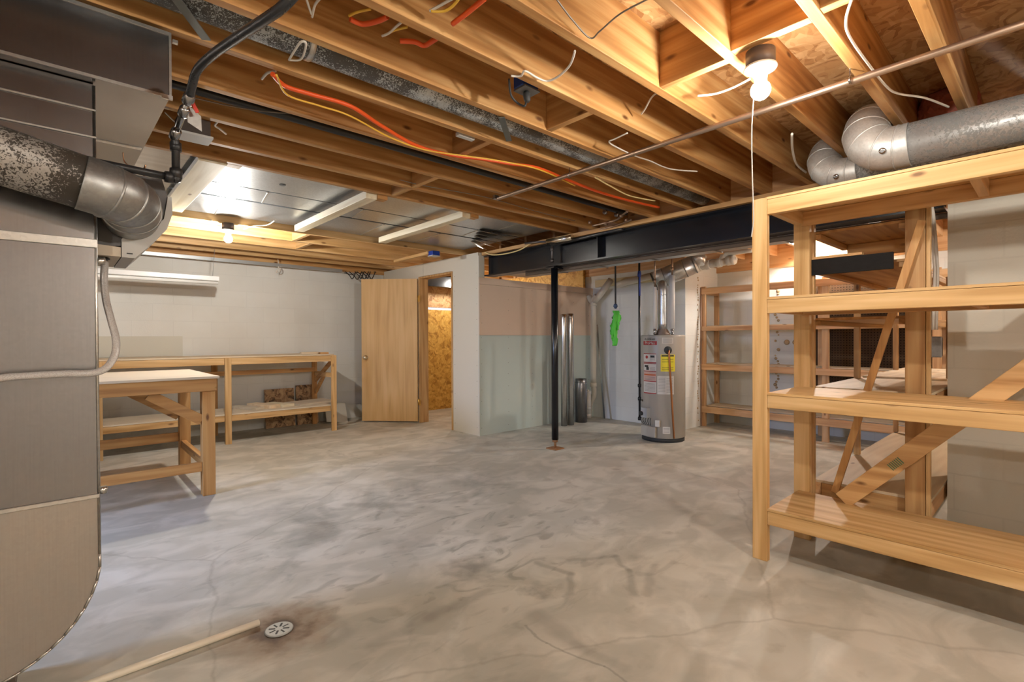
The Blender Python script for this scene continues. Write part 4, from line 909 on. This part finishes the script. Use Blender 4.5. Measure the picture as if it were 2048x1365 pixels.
# foam sealant stains on far wall
bm = BM()
FO = plain('foam_tan', (.55, .40, .24), .8)
for k in range(40):
    z = .35+k*.038; y = 2.47+.02*math.sin(k*1.3)
    if random.random() < .8: lathe(bm, [(.011+random.uniform(0, .014), 0), (.006, .012)], (6.899, y, z), (-1, 0, 0), 8)
for y in (2.35, 2.25, 2.0+.12): lathe(bm, [(.035, 0), (.02, .012)], (6.899, y, 1.13), (-1, 0, 0), 12)
tag(put('sealant_blobs', bm, FO), 'tan sealant blobs down the far wall behind the rear shelf', 'sealant')
bm = BM()
for k in range(60):
    z = .05+k*.033
    if random.random() < .75: lathe(bm, [(.008+random.uniform(0, .010), 0), (.004, .008)], (6.33+.01*math.sin(k*.9), 3.259, z), (0, -1, 0), 8)
tag(put('sealant_blobs', bm, FO), 'tan sealant line down the wall return beside the heater', 'sealant')

# ================================================================== WATER HEATER
HC = (5.27, 3.15); HR = .25
TH0 = math.atan2(-HC[1], -HC[0])
t = thing('water_heater', (HC[0], HC[1], 0), 'tall grey tank water heater covered in labels', 'water heater')
TANK = plain('tank_grey', (.42, .385, .335), .38)
bm = BM(); lathe(bm, [(HR-.01, .045), (HR, .05), (HR, 1.21), (HR-.003, 1.222), (HR-.02, 1.228)], (*HC, 0), seg=64); put('tank', bm, TANK, t)
bm = BM(); lathe(bm, [(HR-.008, 0), (HR-.008, .046)], (*HC, 0), seg=48); put('base_ring', bm, plain('ink', (), 0), t, 'black base ring')
def HZ(py): return 1.2+(676.3-py)*(5.62/995)
def HA(px): return TH0+math.asin(max(-.98, min(.98, (px-1326.5)/43.2)))
def patch(px0, px1, py0, py1, mat, name, label=None, dr=.0015, par=None):
    a0, a1 = HA(px0), HA(px1); z0, z1 = HZ(py1), HZ(py0); bm = BM(); n = 10; rows = []
    for r in (HR+.0002, HR+dr):
        rows.append([[bm.verts.new((HC[0]+r*math.cos(a0+(a1-a0)*k/n), HC[1]+r*math.sin(a0+(a1-a0)*k/n), z)) for k in range(n+1)] for z in (z0, z1)])
    for k in range(n):
        bm.faces.new((rows[1][0][k], rows[1][0][k+1], rows[1][1][k+1], rows[1][1][k]))
        bm.faces.new((rows[0][1][k], rows[1][1][k], rows[1][1][k+1], rows[0][1][k+1])); bm.faces.new((rows[0][0][k+1], rows[1][0][k+1], rows[1][0][k], rows[0][0][k]))
    bmesh.ops.recalc_face_normals(bm, faces=bm.faces)
    return put(name, bm, mat, par or t, label)
PW = plain('paper_white', (.66, .63, .58), .6); PR = plain('print_red', (.38, .03, .025), .5); PY = plain('label_yellow', (.85, .70, .03), .5); PK = plain('print_grey', (.30, .28, .26), .6); INK = MATS['ink']; PP = plain('paper_pink', (.62, .40, .34), .6)
lg = patch(1289.5, 1315.5, 684, 692, PR, 'brand_plate', 'dark red plate with white lettering')
def letters(txt, px, py, size, mat, par, dr=.004):
    a = HA(px); cu = bpy.data.curves.new('lettering', 'FONT'); cu.body = txt; cu.size = size; cu.align_x = 'CENTER'; cu.align_y = 'CENTER'; cu.extrude = .0003; cu.space_character = .95
    tmp = bpy.data.objects.new('lettering_curve', cu); COL.objects.link(tmp); bpy.context.view_layer.update()
    me = bpy.data.meshes.new_from_object(tmp.evaluated_get(bpy.context.evaluated_depsgraph_get())); bpy.data.objects.remove(tmp); bpy.data.curves.remove(cu)
    me.materials.clear(); me.materials.append(mat); o = bpy.data.objects.new('lettering', me); COL.objects.link(o)
    n = Vector((math.cos(a), math.sin(a), 0)); pos = Vector((HC[0], HC[1], HZ(py)))+n*(HR+dr)
    base = Vector((0, 0, 0)); p = par
    while p is not None: base += p.location; p = p.parent
    o.parent = par; o.location = pos-base; o.rotation_euler = (math.pi/2, 0, a+math.pi/2); return o
letters('ProMax', 1302.5, 688, .045, PW, lg, .006)
tk = [c for c in t.children if c.name.startswith('tank')][0]
letters('A.O.Smith', 1302.5, 680, .036, INK, tk, .007)
l1 = patch(1325, 1346, 677, 689, PW, 'label', 'small white label near the top')
for k in range(4): patch(1327, 1344, 679+k*2.4, 679.8+k*2.4, PK, 'print_lines', None, .002, l1)
for (a, c, pic) in ((709, 728, 0), (729, 746, 1)):
    l = patch(1290, 1314, a, c, PW, 'label', 'white warning label with red border')
    patch(1290, 1314, a, a+1.5, PR, 'print_border', None, .002, l); patch(1290, 1314, c-1.5, c, PR, 'print_border', None, .002, l)
    if pic == 0:
        b2 = BM(); aa = HA(1296); lathe(b2, [(.019, 0), (.019, .001)], (HC[0]+(HR+.0012)*math.cos(aa), HC[1]+(HR+.0012)*math.sin(aa), HZ(716.5)), (math.cos(aa), math.sin(aa), 0), 20); put('pictogram', b2, PR, l)
        patch(1303, 1311, 713, 717, INK, 'pictogram', None, .002, l)
    else:
        patch(1292, 1299, 733, 737, INK, 'pictogram', None, .002, l); patch(1295, 1300, 737, 743, INK, 'pictogram', None, .002, l)
    for k in range(3): patch(1302, 1312, a+8+k*2.5, a+8.8+k*2.5, PK, 'print_lines', None, .002, l)
l = patch(1290, 1314, 747, 765, PP, 'label', 'pinkish label with an orange bar'); patch(1291, 1313, 751, 754, plain('print_orange', (.6, .14, .04), .5), 'print_bar', None, .002, l)
for k in range(3): patch(1292, 1312, 757+k*2.5, 757.8+k*2.5, PK, 'print_lines', None, .002, l)
l = patch(1290, 1314, 766, 791, PW, 'label', 'white text label'); patch(1290, 1314, 789, 791, PR, 'print_border', None, .002, l); patch(1290, 1314, 765, 766.5, PR, 'print_border', None, .002, l)
for k in range(7): patch(1292, 1312, 770+k*2.5, 770.8+k*2.5, PK, 'print_lines', None, .002, l)
l = patch(1316, 1347, 754, 791, PW, 'label', 'wide white instruction label')
for k in range(10): patch(1318, 1331, 758+k*3, 758.8+k*3, PK, 'print_lines', None, .002, l); patch(1333, 1345, 759+k*3, 759.8+k*3, PK, 'print_lines', None, .002, l)
l = patch(1322.5, 1349, 711, 745, PY, 'label', 'yellow energy label'); patch(1324, 1347, 712, 715, INK, 'print_bar', None, .002, l)
for y_ in (720, 725.5, 737, 741): patch(1325, 1346, y_, y_+.8, INK, 'print_lines', None, .002, l)
l = patch(1326, 1340, 856, 870, PW, 'label', 'small white label near the bottom')
for k in range(4): patch(1327.5, 1338.5, 859+k*2.5, 859.8+k*2.5, PK, 'print_lines', None, .002, l)
# relief valve and copper discharge tube
a = HA(1336); n = Vector((math.cos(a), math.sin(a), 0)); c0 = Vector((HC[0], HC[1], HZ(702)))+n*HR
bm = BM(); lathe(bm, [(.044, 0), (.044, .006), (.03, .010), (.014, .012), (.013, .05), (.004, .055)], c0, n, 24); put('relief_valve', bm, INK, t, 'black round relief valve')
c1 = c0+n*.05; a2 = HA(1345); foot = Vector((HC[0], HC[1], .06))+Vector((math.cos(a2), math.sin(a2), 0))*(HR+.03)
bm = BM(); tube(bm, [c1, c1+Vector((0, 0, -.03)), foot], .011, 14, False); put('discharge_tube', bm, plain('copper_bright', (.62, .27, .12), .3, 1), t, 'copper discharge tube')
# gas control and burner door
a = HA(1296); n = Vector((math.cos(a), math.sin(a), 0)); s = Vector((-n.y, n.x, 0))
def hbox(px, py0, py1, wpx, d, mat, name, label=None, off=0):
    a = HA(px); n = Vector((math.cos(a), math.sin(a), 0)); bm = BM(); p = Vector((HC[0], HC[1], HZ(py1)))+n*(HR+d/2-.008+off); q = p+Vector((0, 0, HZ(py0)-HZ(py1)))
    stick(bm, p, q, wpx*5.62/995, d, (-n.y, n.x, 0), .004); return put(name, bm, mat, t, label)
hbox(1296, 820, 840, 17, .06, plain('valve_grey', (.42, .43, .44), .4), 'gas_control', 'grey gas control block')
a = HA(1293); n = Vector((math.cos(a), math.sin(a), 0)); bm = BM(); lathe(bm, [(.024, 0), (.024, .02), (.018, .026)], Vector((HC[0], HC[1], HZ(832)))+n*(HR+.052), n, 20); put('control_knob', bm, INK, t, 'black knob')
bm = BM()
for k in range(5):
    a = HA(1290+k*4.0); b_ = HA(1293+k*3); n = Vector((math.cos(a), math.sin(a), 0)); n2 = Vector((math.cos(b_), math.sin(b_), 0))
    tube(bm, [Vector((HC[0], HC[1], HZ(840)))+n*(HR+.03), Vector((HC[0], HC[1], HZ(846)))+n*(HR+.045), Vector((HC[0], HC[1], HZ(855)))+n2*(HR+.02)], .0035, 6)
put('burner_wires', bm, INK, t)
hbox(1300, 857, 878, 36, .03, plain('burner_cover', (.44, .405, .35), .4), 'burner_cover')
hbox(1317, 843, 856, 9, .04, PW, 'drain_valve', 'white drain valve')
# top fittings
bm = BM(); lathe(bm, [(.085, 1.225), (.085, 1.24), (.052, 1.30), (.052, 1.31)], (*HC, 0), seg=24); put('draft_hood', bm, plain('hood_brown', (.25, .18, .14), .5, .3), t)
VX = Vector((HC[0], HC[1], 0))
rt = Vector((_r[0], _r[1], 0))
vt = thing('vent_pipe', (HC[0], HC[1], 1.3), 'narrow metal vent pipe rising from the top of the water heater', 'pipe')
bm = BM(); tube(bm, [(HC[0], HC[1], 1.30), (HC[0], HC[1], 1.72), (HC[0]+.02, HC[1]+.02, 1.79), (HC[0]+.09, HC[1]+.06, 1.84)], .052, 24, True, 5); put('pipe', bm, galv('vent_galv', (.66, .67, .67), .34, met=.8), vt)
bm = BM()
for z in (1.35, 1.70): lathe(bm, [(.053, z-.004), (.056, z), (.053, z+.004)], (*HC, 0), seg=24)
put('seam_ring', bm, galv('vent_galv', (), 0), vt)
for (px, w_, zt, lb) in ((1309, .021, 1.79, 'white insulated pipe rising left of the vent'), (1344, .03, 1.93, 'white insulated pipe rising right of the vent')):
    q = VX+rt*((px-1326.5)*5.75/995)+Vector((-.03, -.03, 0))
    pt = thing('heater_pipe', (q.x, q.y, 1.228), lb, 'pipe', 'water pipes above the heater')
    bm = BM(); tube(bm, [(q.x, q.y, 1.30), (q.x, q.y, zt)], w_, 16, False); put('insulation_sleeve', bm, plain('foam_white', (.74, .72, .69), .7), pt)
    bm = BM(); tube(bm, [(q.x, q.y, 1.226), (q.x, q.y, 1.30)], .012, 10, False); lathe(bm, [(.02, 1.235), (.02, 1.255)], (q.x, q.y, 0), seg=8); lathe(bm, [(.02, 1.275), (.02, 1.295)], (q.x, q.y, 0), seg=8); put('fittings', bm, SL, pt, 'chrome fittings')
    bm = BM(); tube(bm, [(q.x, q.y, zt), (q.x, q.y, 2.02), (q.x, q.y, 2.26)], .010, 10, False); lathe(bm, [(.015, zt+.05), (.015, zt+.09)], (q.x, q.y, 0), seg=10); put('copper_riser', bm, plain('copper_aged', (), 0), pt, 'brass and copper riser')
vp = thing('flue_duct', (5.75, 3.0, 1.8), 'wide round metal flue slanting up above the water heater', 'duct')
bm = BM(); A = Vector(OX(1312, 562, 5.55)); B = Vector(OX(1392, 527, 5.75)); tube(bm, [A, B], .115, 32, False); put('pipe', bm, galv('vent_galv', (), 0), vp)
for f in (.22, .72, .95):
    bm = BM(); lathe(bm, [(.116, -.006), (.121, 0), (.116, .006)], A.lerp(B, f), B-A, 32); put('seam_ring', bm, galv('elbow_galv', (), 0), vp)
bm = BM(); lathe(bm, [(.118, -.03), (.11, -.02)], A, B-A, 32); put('end_cap', bm, plain('cap_dark', (.12, .12, .11), .5, .5), vp)
bm = BM(); tube(bm, [B, B+Vector((.03, -.01, .10))], .10, 24, False); put('riser', bm, galv('vent_galv', (), 0), vp)
bm = BM(); A2 = VX+rt*((1281-1326.5)*5.75/995)+Vector((.10, .08, 0)); tube(bm, [(A2.x, A2.y, .20), (A2.x, A2.y, 2.3)], .013, 12, False)
for z in (.20, .44, .60): lathe(bm, [(.021, z), (.023, z+.02), (.021, z+.04)], (A2.x, A2.y, 0), seg=12)
False and tube(bm, [(A2.x, A2.y, .46), Vector((HC[0], HC[1], .46))+Vector((math.cos(HA(1288)), math.sin(HA(1288)), 0))*(HR+.005)], .011, 10, False)
bg = BM(); tube(bg, [(A2.x+.0, A2.y-.03, .46), Vector((HC[0], HC[1], .46))+Vector((math.cos(HA(1288)), math.sin(HA(1288)), 0))*(HR+.005)], .011, 10, False); put('gas_inlet', bg, GP, t)
gp = tag(put('heater_gas_pipe', bm, GP), 'black gas pipe standing from ceiling to floor left of the heater', 'pipe')
bm = BM(); lathe(bm, [(.02, 1.93), (.024, 1.96), (.018, 2.0)], (A2.x, A2.y, 0), seg=10); stick(bm, (A2.x-.018, A2.y-.018, 1.70), (A2.x-.018, A2.y-.018, 1.95), .018, .004, (1, -1, 0), 0)
tag(put('blue_ribbon', bm, plain('blue_paint', (.03, .06, .30), .5)), 'blue strap tied to the gas pipe near the ceiling', 'strap')

# hanging rope with green cloth
bx, by, _z = OX(1231, 600, 5.3)
t = thing('hanging_strap', (bx, by, 1.3), 'black strap hanging from the ceiling with a bright green cloth on it', 'strap')
t['label'] = 'black strap hanging from the ceiling left of the gas pipe'
zt = OX(1231, 610, 5.3)[2]
bm = BM(); stick(bm, (bx, by, zt), (bx, by, ZS), .022, .01, (.7, -.7, 0), .001); put('strap', bm, INK, t)
bm = BM(); lathe(bm, [(.012, zt-.05), (.03, zt-.02), (.02, zt+.01)], (bx, by, 0), seg=12); put('ball_end', bm, plain('blue_dull', (.06, .10, .2), .5), t)
zg0, zg1 = OX(1228, 622, 5.28)[2], OX(1226, 692, 5.28)[2]
bm = BM(); rings = []
NR = 22
for i in range(NR):
    f = i/(NR-1); z = zg0+(zg1-zg0)*f; wv = .035*(1-f*.55)*(0.6+.5*math.sin(min(1, f*3)*1.5)); off = -.022*f+.012*math.sin(f*9)
    ring = []
    for k in range(16):
        a = 2*math.pi*k/16; rr = wv*(1+.30*math.sin(3*a+f*6)+.22*math.sin(5*a+i*1.7)+.10*math.sin(i*2.3))
        rr *= 1.5; ring.append(bm.verts.new(Vector((bx, by, z))+rt*(off+rr*math.cos(a))+Vector((-.7, -.7, 0))*(rr*.55*math.sin(a)+.02)))
    rings.append(ring)
for i in range(NR-1):
    for k in range(16):
        f_ = bm.faces.new((rings[i][k], rings[i][(k+1) % 16], rings[i+1][(k+1) % 16], rings[i+1][k])); f_.smooth = True
bm.faces.new(rings[0][::-1]); bm.faces.new(rings[-1]); bmesh.ops.recalc_face_normals(bm, faces=bm.faces)
for (o1, o2, f0, f1) in ((-.030, -.055, .18, .80), (.032, .022, .10, .55)):
    pts = [Vector((bx, by, zg0+(zg1-zg0)*(f0+(f1-f0)*u)))+rt*(o1+(o2-o1)*u+.006*math.sin(u*9))+Vector((-.02, -.02, 0)) for u in (0, .25, .5, .75, 1)]
    tube(bm, pts, .011, 8, True, 3)
tag(put('green_glove', bm, plain('lime', (.10, .62, .06), .55)), 'bright green cloth dangling from the black strap', 'cloth')
bm = BM(); c_ = Vector((bx, by, OX(1228, 636, 5.3)[2])); stick(bm, c_-rt*.05, c_+rt*.05, .028, .02, (0, 0, 1), .008); put('handle_bar', bm, INK, t)

# PVC drain by the box wall, big PVC line and cleanout
PVC = plain('pvc_cream', (.66, .60, .50), .35); PVW = plain('pvc_white', (.78, .76, .72), .3)
t = thing('pvc_stack', (5.83, 4.62, 0), 'cream plastic drain stack in the corner beside the green panel', 'pipe')
px_ = lambda x, y: OX(x, y, 5.86)
bm = BM(); tube(bm, [px_(1194, 592), px_(1187, 604), px_(1187, 640), px_(1187, 770)], .043, 20, True, 4); put('riser', bm, PVC, t)
bm = BM(); tube(bm, [px_(1187, 770), px_(1188, 790), px_(1181, 806), px_(1178, 822), OX(1178, 838, 5.84)], .04, 18, True, 4); put('trap', bm, PVC, t)
bm = BM(); tube(bm, [px_(1188, 605), px_(1200, 590), px_(1222, 560)], .046, 20, False); put('wye', bm, PVC, t)
for p, ax in ((px_(1187, 608), (0, 0, 1)), (px_(1187, 770), (0, 0, 1))):
    bm = BM(); lathe(bm, [(.047, -.03), (.05, -.028), (.05, .028), (.047, .03)], p, ax, 20); put('coupling', bm, PVC, t)
bm = BM(); tube(bm, [px_(1178, 592), px_(1180, 598), px_(1186, 606)], .04, 16, True, 3); put('upper_bend', bm, PVC, t)
bm = BM(); tube(bm, [OX(1176, 836, 5.75), OX(1176, 785, 5.75)], .043, 20, False); lathe(bm, [(.048, 0), (.048, .04)], OX(1176, 788, 5.75), seg=20); lathe(bm, [(.018, 0), (.018, .02)], Vector(OX(1176, 788, 5.75))+Vector((0, 0, .04)), seg=4)
for zz_ in (.03, .14): lathe(bm, [(.047, 0), (.047, .05)], (OX(1176, 836, 5.75)[0], OX(1176, 836, 5.75)[1], zz_), seg=20)
tag(put('cleanout', bm, PVW), 'short white capped drain cleanout standing on the floor in the corner', 'pipe')
bm = BM(); tube(bm, [OX(1234, 571, 5.9), OX(1250, 566, 5.9), OX(1310, 550, 5.9)], .045, 20, False); tag(put('pvc_main', bm, PVC), 'cream plastic drain main running along the wall top behind the heater', 'pipe')
o = put('cream_board', sb(5.965, 5.995, 3.5, 4.7, 1.955, 2.06, bev=.002), plain('cream_wood', (.70, .58, .34), .6)); tag(o, 'cream painted board along the wall top above the drain main', 'board')
t = thing('pvc_cleanout_run', (6.4, 2.7, 1.95), 'white plastic drain run with branch fittings above the rear shelf', 'pipe')
A, B = Vector(OX(1378, 538, 6.3)), Vector(OX(1466, 520, 6.3)); bm = BM(); tube(bm, [A, B], .052, 24, False); put('pipe', bm, PVW, t)
for f in (.25, .45, .7, .92): bm = BM(); lathe(bm, [(.058, -.03), (.061, -.026), (.061, .026), (.058, .03)], A.lerp(B, f), B-A, 24); put('coupling', bm, PVW, t)
bm = BM(); lathe(bm, [(.062, -.02), (.065, .01), (.055, .03), (.02, .032), (.02, .05)], B, B-A, 20); put('end_plug', bm, PVW, t)
bm = BM(); c_ = A.lerp(B, .72); tube(bm, [c_, c_+Vector((-.02, -.08, .10)), Vector(OX(1465, 505, 6.28)), Vector(OX(1505, 499, 6.25))], .038, 18, True, 4); put('branch', bm, PVW, t)
bm = BM()
for f in (.32, .55): c_ = A.lerp(B, f); tube(bm, [c_, c_+Vector((0, 0, .06))], .032, 16, False)
put('branch', bm, PVW, t)

# metal pipes standing by the box wall
def round_pipe(px, py, r, z, mat, label, n=1):
    p = OZ(px, py, 0); bm = BM(); lathe(bm, [(r, 0), (r, z-.05), (r*.97, z-.045), (r*.97, z), (r*.93, z), (r*.93, z-.3)], (p[0], p[1]-.02, 0), seg=28)
    t = thing('duct_pipe', (p[0], p[1], 0), label, 'pipe'); put('pipe', bm, mat, t)
    bm = BM(); lathe(bm, [(r*1.0, z-.055), (r*1.03, z-.052), (r*1.03, z-.046), (r, z-.043)], (p[0], p[1]-.02, 0), seg=28); put('bead', bm, mat, t)
BR = galv('bright_duct', (.72, .72, .71), .22)
p = OZ(1138, 848, 0)
round_pipe(1139, 850, .047, 1.53, BR, 'tall shiny duct pipe standing against the green panel, right one')
round_pipe(1126, 852, .042, 1.52, BR, 'tall shiny duct pipe standing beside it just right of the black column')
round_pipe(1160, 844, .083, .615, galv('dull_duct', (.28, .28, .29), .35), 'short dull grey duct pipe standing in the corner')
bm = BM(); stick(bm, OX(1209, 838, 5.82), OX(1194, 650, 5.95), .03, .003, (0, 1, 0), 0); tag(put('metal_strip', bm, BR), 'shiny metal strip leaning against the wall near the drain stack', 'strip')

# ================================================================== FLOOR: DRAIN AND PVC LENGTH
t = thing('floor_drain', (*DRAIN, 0), 'round slotted floor drain grate in a rusty patch of concrete', 'drain')
bm = BM(); lathe(bm, [(.054, 0), (.054, .004), (.050, .006)], (*DRAIN, .0005), seg=40); put('grate', bm, plain('cast_grey', (.42, .43, .42), .5, .3), t)
bm = BM()
for k in range(8):
    a = 2*math.pi*k/8+.2; d = Vector((math.cos(a), math.sin(a), 0)); c_ = Vector((*DRAIN, .0068)); stick(bm, c_+d*.015, c_+d*.040, .008 if k % 2 else .006, .0006, (-d.y, d.x, 0), 0)
put('slots', bm, INK, t)
bm = BM(); p, q = Vector(OZ(518, 1246, .015)), Vector(OZ(170, 1372, .015)); tube(bm, [p, q+(q-p)*.35], .0135, 18, False)
lathe(bm, [(.0105, 0), (.0105, .001)], p+(p-q).normalized()*.0001, (p-q), 16)
tag(put('pvc_pipe', bm, plain('pvc_ivory', (.80, .72, .58), .35)), 'ivory plastic pipe lying on the floor pointing at the drain', 'pipe')
